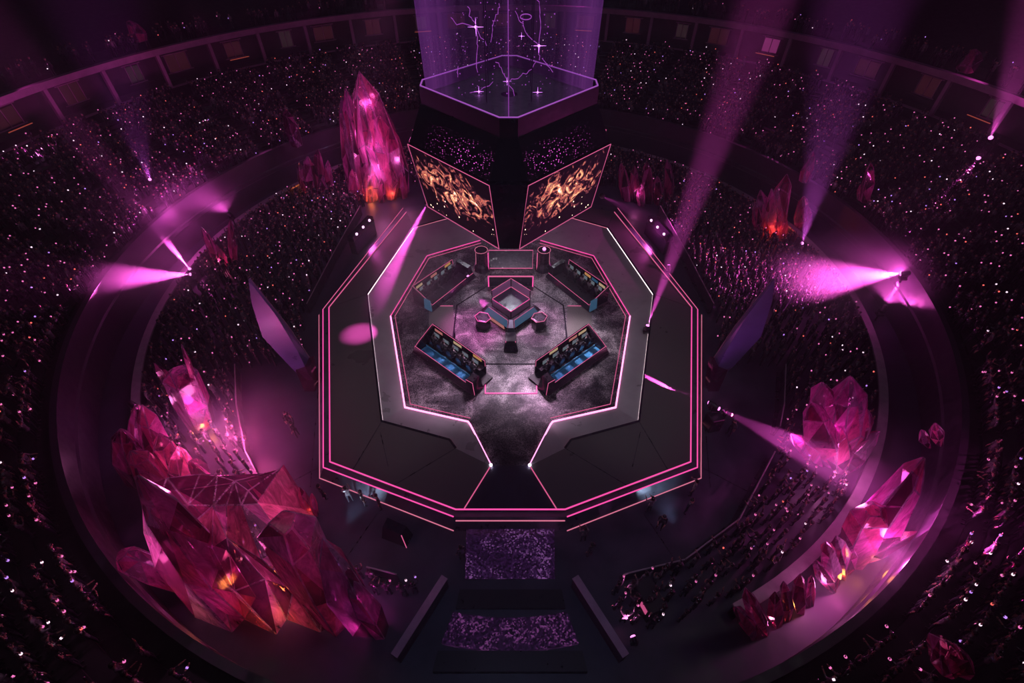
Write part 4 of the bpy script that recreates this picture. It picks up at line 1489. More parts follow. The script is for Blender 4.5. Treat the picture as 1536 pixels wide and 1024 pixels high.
def giant_body(root):
    rows = [  # pixel outline of each row of corners and the upright plane it lies in
        ([(210, 729), (250, 716), (300, 710), (326, 713), (352, 721), (372, 736), (387, 752)], [-23.4] * 7),
        ([(214, 742), (236, 756), (282, 757), (320, 758), (340, 757), (362, 757), (388, 755)], [-24.6, -25.0, -24.7, -25.1, -24.7, -25.0, -24.5]),
        ([(216, 800), (246, 812), (272, 800), (318, 822), (340, 806), (392, 838), (430, 812)], [-25.2, -26.2, -25.3, -26.4, -25.4, -26.3, -25.2]),
        ([(232, 852), (276, 872), (322, 862), (352, 886), (398, 868), (440, 884), (480, 862)], [-26.0, -27.0, -26.0, -27.1, -26.1, -27.0, -26.0]),
        ([(280, 918), (330, 936), (368, 930), (412, 950), (440, 938), (482, 950), (535, 930)], [-26.8, -27.5, -26.9, -27.6, -26.9, -27.5, -26.6]),
    ]
    o0 = Vector(root.location)
    mb = MB()
    rd = random.Random(5)
    G = []
    for pix, Ys in rows:
        G.append([atY(u, v, y) - o0 for (u, v), y in zip(pix, Ys)])
    for p in G[-1]:
        p.z = 0.0
    back = [[Vector((p.x + 0.25, p.y + 0.9 + 0.25 * k, z)) for k, p in enumerate(G[0])] for z in (max(q.z for q in G[0]) * 0.62, 0.0)]
    G = [back[1], back[0]] + G
    V = [[mb.bm.verts.new(p) for p in r] for r in G]
    for a, b in zip(V, V[1:]):
        for i in range(len(a) - 1):
            if rd.random() < 0.5:
                fs = ((a[i], a[i + 1], b[i + 1]), (a[i], b[i + 1], b[i]))
            else:
                fs = ((a[i], a[i + 1], b[i]), (a[i + 1], b[i + 1], b[i]))
            for f in fs:
                mb.bm.faces.new(f)
    mb.bm.faces.new([r[0] for r in V])
    mb.bm.faces.new([r[-1] for r in V][::-1])
    mb.bm.faces.new(V[0] + V[-1][::-1])
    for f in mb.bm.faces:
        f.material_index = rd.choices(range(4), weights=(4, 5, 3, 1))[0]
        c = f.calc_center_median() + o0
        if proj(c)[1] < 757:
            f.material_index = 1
    bmesh.ops.recalc_face_normals(mb.bm, faces=mb.bm.faces)
    es = [e for e in mb.bm.edges if len(e.link_faces) == 2 and e.calc_face_angle(0) > 0.2]
    bmesh.ops.bevel(mb.bm, geom=es, offset=0.045, segments=1, affect='EDGES', clamp_overlap=True, material=3)
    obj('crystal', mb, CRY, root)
    for c in root.children:
        if c.type == 'MESH':
            for v in list(c.data.vertices)[::6]:
                p = v.co + c.location + o0
                if p.z < 2.2:
                    CRYC.append((p.x, p.y, 0.7))
    for (u, v, y, col, pw) in ((300, 800, -25.0, PK, 420), (360, 850, -25.6, PK, 380), (420, 890, -26.2, ORG, 260), (330, 840, -25.2, ORG, 240), (420, 850, -25.6, RD, 240), (270, 830, -25.2, PK, 200), (400, 920, -26.4, PK, 160)):
        lt = bpy.data.lights.new('crystal_glow', 'POINT')
        lt.color = col
        lt.energy = pw * 0.7
        lt.shadow_soft_size = 0.25
        lo = bpy.data.objects.new('crystal_glow', lt)
        C.objects.link(lo)
        lo.parent = root
        lo.location = atY(u, v, y + 0.3) - o0


giant_body(giant)
CL('small orange-lit shards between the giant crystal and the stage', [((464, 772), (452, 728), 0.35), ((452, 770), (442, 734), 0.28), ((474, 772), (466, 738), 0.25)], (2, 1, 5, 0), 17, lights=[((464, 774), 0.5, ORG, 160, 0.1)])
CL('blooming pink crystal cluster in the right crowd', [((1262, 690), (1245, 578), 1.5), ((1275, 690), (1284, 562), 1.35), ((1245, 692), (1216, 606), 1.1), ((1280, 694), (1304, 612), 1.0), ((1258, 704), (1322, 642), 0.65), ((1232, 692), (1190, 652), 0.6), ((1262, 706), (1300, 680), 0.5), ((1262, 702), (1255, 640), 0.9)], (5, 2, 2, 2), 20,
   lights=[((1262, 706), 2.2, PK, 900, 0.3), ((1262, 690), 5.5, MAG, 600, 0.3)])
CL('tall smoky leaf crystal with a bright pink block at its foot, lower right', [((1340, 868), (1404, 690), 1.1), ((1302, 862), (1310, 768), 0.95, True), ((1330, 868), (1342, 800), 0.7), ((1272, 868), (1258, 800), 0.5), ((1285, 874), (1280, 825), 0.45), ((1258, 880), (1240, 812), 0.5), ((1248, 884), (1222, 842), 0.4), ((1322, 872), (1375, 790), 0.6)], (2, 6, 3, 2), 23,
   lights=[((1302, 868), 1.2, ORG, 150, 0.2), ((1258, 880), 0.8, ORG, 120, 0.15), ((1320, 840), 4.5, PK, 800, 0.3), ((1350, 840), 3.5, RD, 420, 0.3)])
CL('low row of small orange-tipped shards along the lower right ring rail', [((1165, 935), (1160, 888), 0.4), ((1180, 925), (1178, 872), 0.35), ((1200, 915), (1196, 862), 0.4), ((1145, 945), (1122, 885), 0.5), ((1128, 950), (1106, 908), 0.45), ((1215, 905), (1215, 858), 0.3)], (2, 4, 4, 1), 26, lights=[((1180, 925), 0.7, ORG, 70, 0.1), ((1145, 945), 0.8, RD, 90, 0.1)])
CL('pink crystal cluster with an orange glowing heart behind the right crowd', [((1172, 352), (1181, 262), 1.25), ((1152, 350), (1140, 284), 0.8), ((1190, 354), (1206, 292), 0.8), ((1160, 354), (1158, 280), 0.8), ((1140, 354), (1130, 302), 0.6), ((1200, 358), (1214, 310), 0.6), ((1175, 360), (1172, 310), 0.6)], (5, 2, 3, 2), 29,
   lights=[((1160, 356), 1.0, ORG, 800, 0.2), ((1172, 358), 4.5, PK, 600, 0.3), ((1190, 362), 0.8, RD, 200, 0.2)])
CL('dim row of small smoky crystals right of the hanging scoreboard', [((940, 300), (933, 242), 0.8), ((955, 302), (950, 248), 0.7), ((972, 304), (968, 240), 0.7), ((988, 306), (986, 262), 0.6), ((1002, 306), (1003, 238), 0.6), ((962, 308), (960, 275), 0.5)], (3, 4, 3, 1), 32, lights=[((955, 310), 1.5, PK, 320, 0.3)])
CL('thin pink crystal spire on the upper stands behind the orange-hearted cluster', [((1204, 272), (1219, 226), 0.6), ((1210, 272), (1214, 248), 0.4)], (4, 2, 3, 2), 35, z0=4.6, lights=[((1206, 276), 5.6, PK, 130, 0.2)])
CL('thin rose crystal spire at the far right of the upper stands', [((1296, 302), (1308, 242), 0.6), ((1290, 300), (1296, 270), 0.4)], (2, 4, 3, 1), 36, z0=4.6, lights=[((1298, 306), 5.6, RD, 110, 0.2)])
CL('small dim red crystals in the stands at the lower right corner', [((1425, 1000), (1405, 958), 0.6), ((1440, 1005), (1432, 968), 0.5)], (2, 5, 3, 0), 38, z0=5.0, lights=[((1425, 985), 5.8, RD, 40, 0.2)])
CL('small dim shards behind the ring rail on the far right', [((1408, 664), (1402, 632), 0.4), ((1392, 668), (1380, 645), 0.3)], (2, 5, 2, 2), 39, z0=4.5, lights=[((1408, 650), 5.4, PK, 30, 0.2)])
CL('dim red crystal spike in the dark upper tier on the left', [((210, 62), (197, 30), 0.9), ((214, 60), (205, 42), 0.6)], (2, 3, 5, 0), 41, z0=12.2, lights=[((208, 62), 13.2, RD, 120, 0.2)])
CL('dim violet crystal spike in the dark upper tier on the right', [((1448, 108), (1464, 72), 0.9), ((1444, 108), (1448, 90), 0.6)], (3, 3, 3, 1), 42, z0=12.2, lights=[((1450, 112), 13.2, PK, 160, 0.2)])

# ------------------------------------------------------------------ barriers round the aisle
barriers(polyline(FB, -1), 'barriers beside the back left of the stage', 'dark crowd barrier panel along the crowd at the back left of the stage')
barriers(polyline(FB, 1), 'barriers beside the back right of the stage', 'dark crowd barrier panel along the crowd at the back right of the stage')
barriers(polyline(FF, -1), 'curved barriers at the front left aisle', 'dark crowd barrier panel on the curved line around the front left aisle')
barriers(polyline(FF, 1), 'curved barriers at the front right aisle', 'dark crowd barrier panel on the curved line around the front right aisle')

# ------------------------------------------------------------------ stage lamps
def spot(parent, loc_local, direction, col, power, deg, blend=0.35, size=0.06):
    l = bpy.data.lights.new('spot_light', 'SPOT')
    l.color = col
    l.energy = power
    l.spot_size = math.radians(deg)
    l.spot_blend = blend
    l.shadow_soft_size = size
    o = bpy.data.objects.new('spot_light', l)
    C.objects.link(o)
    o.parent = parent
    o.location = loc_local
    o.rotation_euler = Vector(direction).to_track_quat('-Z', 'Y').to_euler()
    return o


LAMPS = []


def moving_head(label, pos, target, col=MAG, power=3000, deg=10, blend=0.8, stand=0.0, lens='lens', scale=1.0, lensscale=1.0, group=None, spill=350):
    """a lamp head in a yoke; stand > 0 puts it on a post of that height"""
    pos = Vector(pos)
    d = (Vector(target) - pos).normalized()
    base_z = 0.45 * scale + stand
    root = thing('moving_head_light', label, 'stage light', (pos.x, pos.y, pos.z - base_z), 0, group)
    if stand > 0:
        obj('stand_post', MB().cyl((0, 0, 0), 0.09, 0.06, stand, 8), M['gun'], root)
    zb = stand
    obj('lamp_base', MB().box((0, 0, zb + 0.07 * scale), (0.42 * scale, 0.36 * scale, 0.14 * scale)).bevel(0.02), M['black'], root)
    y = MB()
    for sx in (-1, 1):
        y.box((sx * 0.2 * scale, 0, zb + 0.32 * scale), (0.05 * scale, 0.12 * scale, 0.4 * scale))
    y.box((0, 0, zb + 0.15 * scale), (0.44 * scale, 0.12 * scale, 0.05 * scale))
    obj('yoke', y, M['gun'], root)
    c = Vector((0, 0, base_z))
    s = d.cross(Vector((0.01, 0.02, 1))).normalized()
    t = d.cross(s)
    rr = lambda q, r: [c + d * q * scale + (s * math.cos(k * PI / 6) + t * math.sin(k * PI / 6)) * r * scale for k in range(12)]
    obj('lamp_head', MB().loft([rr(-0.24, 0.08), rr(-0.2, 0.14), rr(0.1, 0.165), rr(0.26, 0.17), rr(0.26, 0.15), rr(0.22, 0.14)]), M['black'], root)
    obj('lens', MB().loft([rr(0.23, 0.135 * lensscale), rr(0.29, 0.12 * lensscale), rr(0.32, 0.05 * lensscale)]), M[lens], root)
    spot(root, c + d * 0.34 * scale, d, col, power * 42.0, deg, blend)
    spot(root, c + d * 0.36 * scale + Vector((0, 0, 0.25)), d * 0.6 + Vector((0, 0, 1)), col, spill * 0.8, 150, 0.6, 0.1)  # upward spot added so haze around the lens imitates bloom
    LAMPS.append(root)
    return root


ML = moving_head
# scoreboard corner lamps (clamped under its side corners, part of the scoreboard)
def board_lamp(px, target, power, deg, size=1.0):
    z = ZB0 - 0.15
    p = atY(px[0], px[1], SC.y - 0.1) - Vector((SC.x, SC.y, 0))
    t = Vector(target) - Vector((SC.x, SC.y, 0))
    d = (t - p).normalized()
    s = d.cross(Vector((0.01, 0.02, 1))).normalized()
    u = d.cross(s)
    rr = lambda q, r: [p + d * q + (s * math.cos(k * PI / 5) + u * math.sin(k * PI / 5)) * r for k in range(10)]
    obj('corner_lamp', MB().loft([rr(-0.4, 0.1), rr(-0.3, 0.16), rr(0, 0.18)]), M['black'], sb)
    obj('corner_lamp_lens', MB().loft([rr(0.0, 0.14), rr(0.03, 0.12)]), M['lens'], sb)
    spot(sb, p + d * 0.08, d, MAG, power * 15, deg, 0.9)


board_lamp((640, 306), at(540, 500, 1.2), 5200, 13)
board_lamp((904, 294), at(1003, 345, 0.6), 9000, 8)

T = lambda u, v, z: at(u, v, z)
ML('stage light on the left ring rail throwing a short wide pink beam outwards', T(290, 411, 1.6), T(110, 418, 6.0), power=1300, deg=26, spill=250, lens='lens')
ML('stage light beside the left ring rail sending a thin pink beam up to the left', T(286, 405, 1.6), T(120, 205, 16), power=8000, deg=8, spill=60)
ML('glowing lamp on top of the rose shard at the left ring rail', T(346, 322, 4.3), T(240, 250, 6), power=100, deg=60, stand=3.8, spill=1500)
ML('upper of the two bright lamps in the left stands', T(38, 205, 7.2), T(215, 335, 5.5), power=1400, deg=13, stand=0.7, scale=1.7, spill=1500, group='lamps in the left stands')
ML('lower of the two bright lamps in the left stands', T(50, 230, 7.0), T(260, 290, 7), power=1100, deg=15, spill=800, stand=0.7, scale=1.7, group='lamps in the left stands')
ML('dim lamp in the left stands sending a broad violet beam up to the ceiling', T(225, 270, 5.6), T(125, -40, 24), col=(0.8, 0.10, 0.85), power=2500, deg=11, stand=0.5)
ML('bright lamp below its twin on the right walkway, aimed up to the right', T(1324, 464, 1.3), T(1470, 225, 9.5), power=3000, deg=8, spill=1800, stand=0.6, scale=1.3)
ML('bright lamp on the right bowl wall with a wide pink glow', T(1359, 410, 4.9), T(1215, 420, 2.5), power=1500, deg=46, blend=1.0, spill=1100, stand=0.3, scale=1.2)
ML('upper of the two pink lamps in the right stands', T(1485, 209, 8.4), T(1562, 20, 20), power=8000, deg=14, spill=1500, stand=0.7, scale=1.4, group='lamps in the right stands')
ML('lower of the two pink lamps in the right stands', T(1470, 234, 7.8), T(1385, 345, 4.8), power=5500, deg=13, spill=600, stand=0.7, scale=1.3, group='lamps in the right stands')
ML('lamp on the black box right of the stage sending a thin beam across the deck', T(1069, 606, 1.7), T(990, 575, 1.2), power=5000, deg=6)
ML('lamp behind the black box right of the stage with a beam to the lower right', T(1073, 610, 1.7), T(1165, 655, 2.6), power=2600, deg=20)
ML('lamp on the inner edge of the right deck shooting a tall beam upwards', T(970, 492, 1.65), T(1135, 40, 21), power=25000, deg=11)
ML('pink lamp on the right outer edge of the stage', T(1003, 402, 1.4), T(1010, 300, 6), power=40, deg=30, spill=200)
ML('small lamp by the orange-hearted crystals with a beam fanning upwards', T(1203, 366, 1.4), T(1300, -20, 24), col=(0.85, 0.12, 0.85), power=13000, deg=9)
ML('small pink spotlight by the back left booth aimed at the glass display', T(700, 411, 1.9), T(725, 450, 1.1), power=260, deg=16, spill=30, stand=0.4, scale=0.8)
ML('red pink lamp on the floor by the lower right crowd', T(952, 961, 0.8), T(940, 930, 1.0), col=PK, power=20, deg=60, spill=30, scale=0.8, lensscale=1.3)
ML('small lamp at the left edge of the dark jagged crystal heap', T(199, 606, 3.2), T(240, 640, 1.5), power=20, deg=70, spill=300, stand=2.4)

# lamp bars on black cabinets at the back corners of the stage
for s, lab in ((-1, 'black lamp cabinet with three bright lenses at the back left corner of the stage'), (1, 'black lamp cabinet with three bright lenses at the back right corner of the stage')):
    a, b = at(AX + s * 240, 358, 1.8), at(AX + s * 210, 326, 1.8)
    c = (a + b) / 2
    ang = math.atan2(b.y - a.y, b.x - a.x)
    L = (b - a).length
    t = thing('lamp_cabinet', lab, 'stage light', (c.x, c.y, 0), ang, 'lamp cabinets')
    obj('cabinet_body', MB().box((0, 0, 0.75), (L, 0.7, 1.5)).bevel(0.05), M['black'], t)
    hood = MB().hull([(x * L / 2, y, z) for x in (-1, 1) for y, z in ((-0.35, 1.505), (0.35, 1.505), (0.27, 2.0), (-0.27, 2.0))])
    obj('lamp_hood', hood, M['blackgloss'], t)
    M4 = Matrix.Rotation(ang, 4, 'Z')
    for k in (-1, 0, 1):
        # lens on the hood face turned to the camera side
        side = -1 if (M4 @ Vector((0, -1, 0))).y < 0 else 1
        p = Vector((k * L * 0.32, side * 0.30, 1.93))
        obj('lens', MB().sphere(p, 0.16, 10, 6, (1, 0.8, 0.8)), M['lenswhite'], t)
    spot(t, Vector((0, side * 0.6, 2.0)), Vector((0, side * 0.8, -0.5)), MAG, 900, 120)
# boxes by the stage
bx = thing('speaker_box', 'black speaker box below the lamp at the right edge of the stage', 'speaker', at(1066, 640, 0), 0.2)
obj('cabinet', MB().box((0, 0, 0.65), (0.9, 0.9, 1.3)).bevel(0.05), M['black'], bx)
obj('grille', MB().box((0, -0.46, 0.62), (0.74, 0.03, 1.05)), M['gun'], bx)
bx = thing('camera_plinth', 'dark angular plinth against the front left foot of the stage', 'plinth', at(597, 803, 0), -0.35)
obj('plinth_body', MB().hull([(-0.8, -0.45, 0), (0.8, -0.45, 0), (0.8, 0.35, 0), (-0.8, 0.35, 0), (-0.55, -0.3, 1.35), (0.6, -0.3, 1.2), (0.6, 0.25, 1.2), (-0.55, 0.25, 1.4)]), M['blackgloss'], bx)
obj('plinth_edge', MB().tube([(0.8, -0.45, 0.02), (0.6, -0.3, 1.2)], 0.025, 5), M['neondim'], bx)
bx = thing('barrier_block', 'dark block behind the barrier right of the violet entrance steps', 'block', at(968, 905, 0), 0.4)
obj('block_body', MB().box((0, 0, 0.7), (1.0, 1.6, 1.4)).bevel(0.04), M['black'], bx)
obj('block_trim', MB().box((-0.51, -0.3, 0.9), (0.03, 0.5, 0.5)), M['bandpink'], bx)

# people by the stage
for (u, v), rz, pose, lab, sh in (
        ((527, 752), 0.4, 'hands held out in front', 'crew member in grey bending over gear at the front left foot of the stage', 3),
        ((548, 757), -1.2, 'arms by the sides', 'dark-clothed crew member beside the one in grey, front left of the stage', 1),
        ((572, 762), 2.0, 'a hand held up to the face', 'crew member with a hand at the face nearest the dark plinth', 1),
        ((488, 748), -0.6, 'arms by the sides', 'crew member standing apart at the left front corner of the stage', 2),
        ((972, 768), 0.3, 'hands held out in front', 'photographer in pale top at the front right foot of the stage', 3),
        ((1036, 742), 1.0, 'a hand held up to the face', 'crew member crouched near the right front corner of the stage', 3),
        ((988, 792), 2.6, 'hands held out in front', 'crew member with pink-lit shoulders behind the photographer', 1),
        ((1027, 768), -2.2, 'one arm raised', 'crew member with one arm raised in the right front aisle', 1),
        ((874, 812), 0.2, 'hands held out in front', 'camera operator in white right of the violet catwalk', 3),
        ((884, 834), 0.6, 'arms by the sides', 'dark-clothed person behind the camera operator right of the catwalk', 1),
        ((1078, 636), -1.5, 'arms by the sides', 'person standing beyond the speaker box right of the stage', 2),
        ((1092, 652), 2.0, 'one arm raised', 'person with one arm raised in the aisle right of the stage', 1),
        ((448, 655), 1.4, 'one arm raised', 'person with one arm raised in the aisle left of the stage', 1),
        ((438, 640), -2.0, 'arms by the sides', 'person standing in the aisle left of the stage', 2),
        ((694, 838), 0.5, 'arms by the sides', 'dark-clothed person left of the violet catwalk', 1)):
    person(at(u, v, 0), rz, pose, lab, None, sh, None)

# ------------------------------------------------------------------ the crowd
def inside(poly, x, y):
    c = False
    n = len(poly)
    for i in range(n):
        (x1, y1), (x2, y2) = poly[i], poly[i - 1]
        if (y1 > y) != (y2 > y) and x < (x2 - x1) * (y - y1) / (y2 - y1) + x1:
            c = not c
    return c


half = [(0, 282), (185, 282), (226, 318), (268, 393), (306, 465), (312, 548), (412, 553), (409, 620), (395, 693), (341, 795), (260, 857), (166, 880), (138, 884), (196, 1010), (0, 1010)]
keep_out = [(p.x, p.y) for p in [H(a, b, 0) for a, b in half] + [H(-a, b, 0) for a, b in reversed(half)]]
slabs = [(H(s * 300, 575, 0).x, -11.5, 1.7) for s in (-1, 1)]
lamp_xy = [(o.location.x, o.location.y, 0.6) for o in LAMPS]


def blocked(x, y, m=0.35):
    for cx, cy, r in CRYC + slabs + lamp_xy:
        if x * x + y * y < 28.5 ** 2 and cx * cx + cy * cy > 29.2 ** 2:
            continue
        if (x - cx) ** 2 + (y - cy) ** 2 < (r + m) ** 2:
            return True
    return False


spots = []      # x, y, z, where
cells = {}
for k in range(60000):
    r = math.sqrt(random.uniform(11.5 ** 2, 28.35 ** 2))
    a = random.uniform(0, 2 * PI)
    x, y = r * math.cos(a), r * math.sin(a)
    cx, cy = int(x // 0.56), int(y // 0.56)
    if any((x - q[0]) ** 2 + (y - q[1]) ** 2 < 0.56 ** 2 for dx in (-1, 0, 1) for dy in (-1, 0, 1) for q in cells.get((cx + dx, cy + dy), ())):
        continue
    if inside(keep_out, x, y) or blocked(x, y):
        continue
    u, v, d = proj((x, y, 1.4))
    if d < 1 or not (-40 < u < 1576 and -40 < v < 1064):
        continue
    cells.setdefault((cx, cy), []).append((x, y))
    spots.append((x, y, 0.0, 'floor'))
for i in range(ROWS):
    r = 32.6 + PITCH * (i + 0.4)
    z = row_z(i)
    n = int(2 * PI * r / 0.62)
    for k in range(n):
        a = 2 * PI * k / n + random.uniform(-0.06, 0.06) / r
        # radial stairs stay free
        sector = (a / math.radians(12.0)) % 1.0
        if sector * math.radians(12.0) * r < 1.3 or random.random() < 0.10:
            continue
        x, y = r * math.cos(a), r * math.sin(a)
        u, v, d = proj((x, y, z + 1.0))
        if d < 1 or not (-40 < u < 1576 and -40 < v < 1064) or blocked(x, y, 0.1):
            continue
        spots.append((x, y, z, 'stands'))
for k in range(260):
    a = random.uniform(0.25, PI - 0.25)
    r = random.uniform(49.5, 53)
    spots.append((r * math.cos(a), r * math.sin(a), 11.25, 'upper'))

solo = []
rest = []
depth = sorted((proj((s[0], s[1], s[2] + 1.0))[2], k) for k, s in enumerate(spots) if s[3] == 'stands' and 0 < proj((s[0], s[1], s[2] + 1.0))[0] < 1536 and 0 < proj((s[0], s[1], s[2] + 1.0))[1] < 1024)
near = {k for _, k in depth[:170]}
for k, s in enumerate(spots):
    u, v, d = proj((s[0], s[1], s[2] + 1.3))
    if s[3] == 'floor' and s[1] < -15.2 and s[0] > 0:
        solo.append((s, 'right'))
    elif s[3] == 'floor' and s[1] < -15.2 and s[0] < 0 and u > 330:
        solo.append((s, 'left'))
    elif k in near:
        solo.append((s, 'corner_left' if s[0] < 0 else 'corner_right'))
    else:
        rest.append(s)
from collections import Counter
print('SOLO', Counter(w for _, w in solo), 'REST', len(rest))
WHERE = {'right': 'in the lower right floor crowd', 'left': 'in the lower left floor crowd',
         'corner_left': 'in the nearest stands at bottom left', 'corner_right': 'in the nearest stands at bottom right'}
names = list(POSES)
for (x, y, z, w), side in solo:
    pose = random.choices(names, weights=(3, 3, 3, 1, 2))[0]
    rz = math.atan2(-y, -x) - PI / 2 + random.uniform(-0.3, 0.3)
    band = random.choices((None, 0, 1, 2, 3, 4), weights=(4, 1.3, 1.3, 0.8, 0.6, 0.5))[0]
    person((x, y, z), rz, pose, 'spectator with ' + pose + ' ' + WHERE[side], 'spectators ' + WHERE[side] + ', ' + pose, None, band, random.uniform(0.93, 1.06))


# everyone further away: one mesh of small figures
def lowpoly(pose):
    mb = MB()
    mi = []

    def mark(k):
        n = len(mb.bm.faces)
        mi.extend([k] * (n - len(mi)))
    ring = lambda cx, cy, z, rx, ry, n=6: [(cx + rx * math.cos(2 * PI * k / n), cy + ry * math.sin(2 * PI * k / n), z) for k in range(n)]
    mb.loft([ring(0, 0, 0.85, 0.16, 0.11), ring(0, 0, 1.2, 0.17, 0.11), ring(0, 0, 1.42, 0.21, 0.12), ring(0, 0, 1.50, 0.07, 0.06)])
    mark(1)
    for s in (-1, 1):
        mb.loft([ring(s * 0.1, 0, 0.02, 0.06, 0.07, 4), ring(s * 0.09, 0, 0.5, 0.07, 0.07, 4), ring(s * 0.09, 0, 0.9, 0.09, 0.09, 4)], cap=False)
    mark(3)
    mb.loft([ring(0, 0.04, 1.5, 0.05, 0.05), ring(0, 0.045, 1.58, 0.085, 0.095), ring(0, 0.03, 1.66, 0.09, 0.10)])
    mark(0)
    mb.loft([ring(0, 0.01, 1.60, 0.096, 0.10), ring(0, 0.01, 1.69, 0.09, 0.10), ring(0, 0.01, 1.75, 0.04, 0.05)])
    mark(2)
    for s, up in ((-1, pose[0]), (1, pose[1])):
        if up == 2:
            P = [(s * 0.2, 0, 1.42), (s * 0.33, 0.08, 1.62), (s * 0.30, 0.14, 1.94)]
        elif up == 1:
            P = [(s * 0.2, 0, 1.42), (s * 0.26, 0.12, 1.18), (s * 0.16, 0.36, 1.28)]
        else:
            P = [(s * 0.2, 0, 1.42), (s * 0.26, -0.02, 1.12), (s * 0.26, 0.05, 0.84)]
        mb.tube(P, [0.065, 0.05, 0.04], 4)
        mark(1)
        if s > 0:
            mb.box(P[2], (0.075, 0.075, 0.075))  # small box at the hand, lit as a painted glint
            mark(4)
    bmesh.ops.triangulate(mb.bm, faces=[])
    mb.bm.verts.index_update()
    V = np.array([v.co[:] for v in mb.bm.verts])
    T_, K = [], []
    for f, k in zip(mb.bm.faces, mi):
        vs = [v.index for v in f.verts]
        for q in range(1, len(vs) - 1):
            T_.append((vs[0], vs[q], vs[q + 1]))
            K.append(k)
    mb.bm.free()
    return V, np.array(T_), np.array(K)


TEMP = [lowpoly(p) for p in ((0, 0), (2, 2), (0, 2), (1, 1))]
mats = [M['skin'], M['shirta'], M['shirtb'], M['shirtc'], M['shirtd'], M['hair'], M['trousers'], M['glow_pink'], M['glow_white'], M['glow_red'], M['glow_vio']]
VV, TT, KK = [], [], []
nv = 0
for (x, y, z, w) in rest:
    ti = rng.choice(4, p=(0.42, 0.2, 0.2, 0.18))
    V, T_, K = TEMP[ti]
    rz = math.atan2(-y, -x) - PI / 2 + rng.uniform(-0.4, 0.4)
    c, s = math.cos(rz), math.sin(rz)
    sc = rng.uniform(0.92, 1.06)
    sit = w == 'stands' and rng.random() < 0.45
    P = V * sc
    if sit:
        P = P.copy()
        P[:, 2] = np.maximum(P[:, 2] - 0.42, 0.0)
    Q = np.empty_like(P)
    Q[:, 0] = P[:, 0] * c - P[:, 1] * s + x
    Q[:, 1] = P[:, 0] * s + P[:, 1] * c + y
    Q[:, 2] = P[:, 2] + z
    k2 = K.copy()
    shirt = rng.choice((1, 2, 3, 4), p=(0.42, 0.27, 0.23, 0.08))
    k2[K == 1] = shirt
    k2[K == 2] = 5
    k2[K == 3] = 6
    lit = rng.random()
    pl = 0.34 if w != 'upper' else 0.15
    keep = np.ones(len(T_), bool)
    if lit < pl:
        k2[K == 4] = rng.choice((7, 8, 9, 10), p=(0.62, 0.12, 0.14, 0.12))
    else:
        keep = K != 4
    VV.append(Q)
    TT.append(T_[keep] + nv)
    KK.append(k2[keep])
    nv += len(Q)
VV, TT, KK = np.concatenate(VV), np.concatenate(TT), np.concatenate(KK)
me = bpy.data.meshes.new('crowd')
me.vertices.add(len(VV))
me.vertices.foreach_set('co', VV.astype(np.float32).ravel())
me.loops.add(len(TT) * 3)
me.loops.foreach_set('vertex_index', TT.astype(np.int32).ravel())
me.polygons.add(len(TT))
me.polygons.foreach_set('loop_start', np.arange(0, len(TT) * 3, 3, dtype=np.int32))
me.polygons.foreach_set('material_index', KK.astype(np.int32))
me.update(calc_edges=True)
me.polygons.foreach_set('use_smooth', np.ones(len(TT), dtype=bool))
for m in mats:
    me.materials.append(m)
co = bpy.data.objects.new('crowd', me)
C.objects.link(co)
tag(co, 'dense dark crowd filling the floor and the stands around the stage', 'crowd', None, 'stuff')

# ------------------------------------------------------------------ light that fills the hall
def area(name, loc, target, size, col, power):
    l = bpy.data.lights.new(name, 'AREA')
    l.shape = 'DISK'
    l.size = size
    l.color = col
    l.energy = power
    o = bpy.data.objects.new(name, l)
    C.objects.link(o)
    o.location = loc
    o.rotation_euler = (Vector(target) - Vector(loc)).to_track_quat('-Z', 'Y').to_euler()
    return o


# spots under the scoreboard on the inner floor (parts of the scoreboard)
for dx, dy, tx, ty, col, pw, dg_ in ((0, 0, 0, -5.5, (0.95, 0.68, 0.92), 3600, 100), (-2.5, 0, -3.0, -6.5, (1.0, 0.18, 0.72), 14000, 34), (2.5, 0, 5.6, -8.0, (1.0, 0.80, 0.95), 11000, 34), (0, -2.5, -4.8, -12.5, (1.0, 0.6, 0.9), 5000, 36), (0, 2.5, 2.6, -6.0, (1.0, 0.42, 0.85), 9000, 30), (1.5, -2, 3.2, -12.5, (1.0, 0.55, 0.9), 3000, 34)):
    p = Vector((dx, dy, ZB0 - 0.35))
    obj('down_light', MB().cyl((dx, dy, ZB0 - 0.32), 0.2, 0.22, 0.3, 12), M['black'], sb)
    spot(sb, p, Vector((tx - SC.x, ty - SC.y, 0)) - p, col, pw, dg_, 0.8, 0.5)
area('fill_light', (0, 10, 34), (0, -4, 0), 14, (0.80, 0.80, 0.95), 450)  # unseen fill lights added for the faint ambient tone
area('fill_light', (-22, -22, 32), (-6, -10, 0), 8, (0.8, 0.7, 0.8), 200)
area('fill_light', (22, -22, 32), (6, -10, 0), 8, (0.8, 0.7, 0.8), 200)
# unseen pink spots added at the back rim to rake over the crowd
for x, y, z, tx, ty, pw, dg_ in ((-38, 34, 15, -17, 13, 2200, 34), (38, 34, 15, 18, 11, 2200, 34), (-44, -4, 14, -22, 8, 1200, 34), (46, 4, 14, 21, 2, 1800, 36), (10, 50, 15, 2, 36, 450, 80), (-46, 14, 13, -36, 26, 350, 60), (46, 16, 13, 36, 28, 350, 60), (-44, -26, 16, -40, -4, 250, 60), (44, -26, 16, 40, -4, 250, 60)):
    spot(None, (x, y, z), Vector((tx - x, ty - y, -z)), MAG, pw, dg_, 0.7, 0.5)
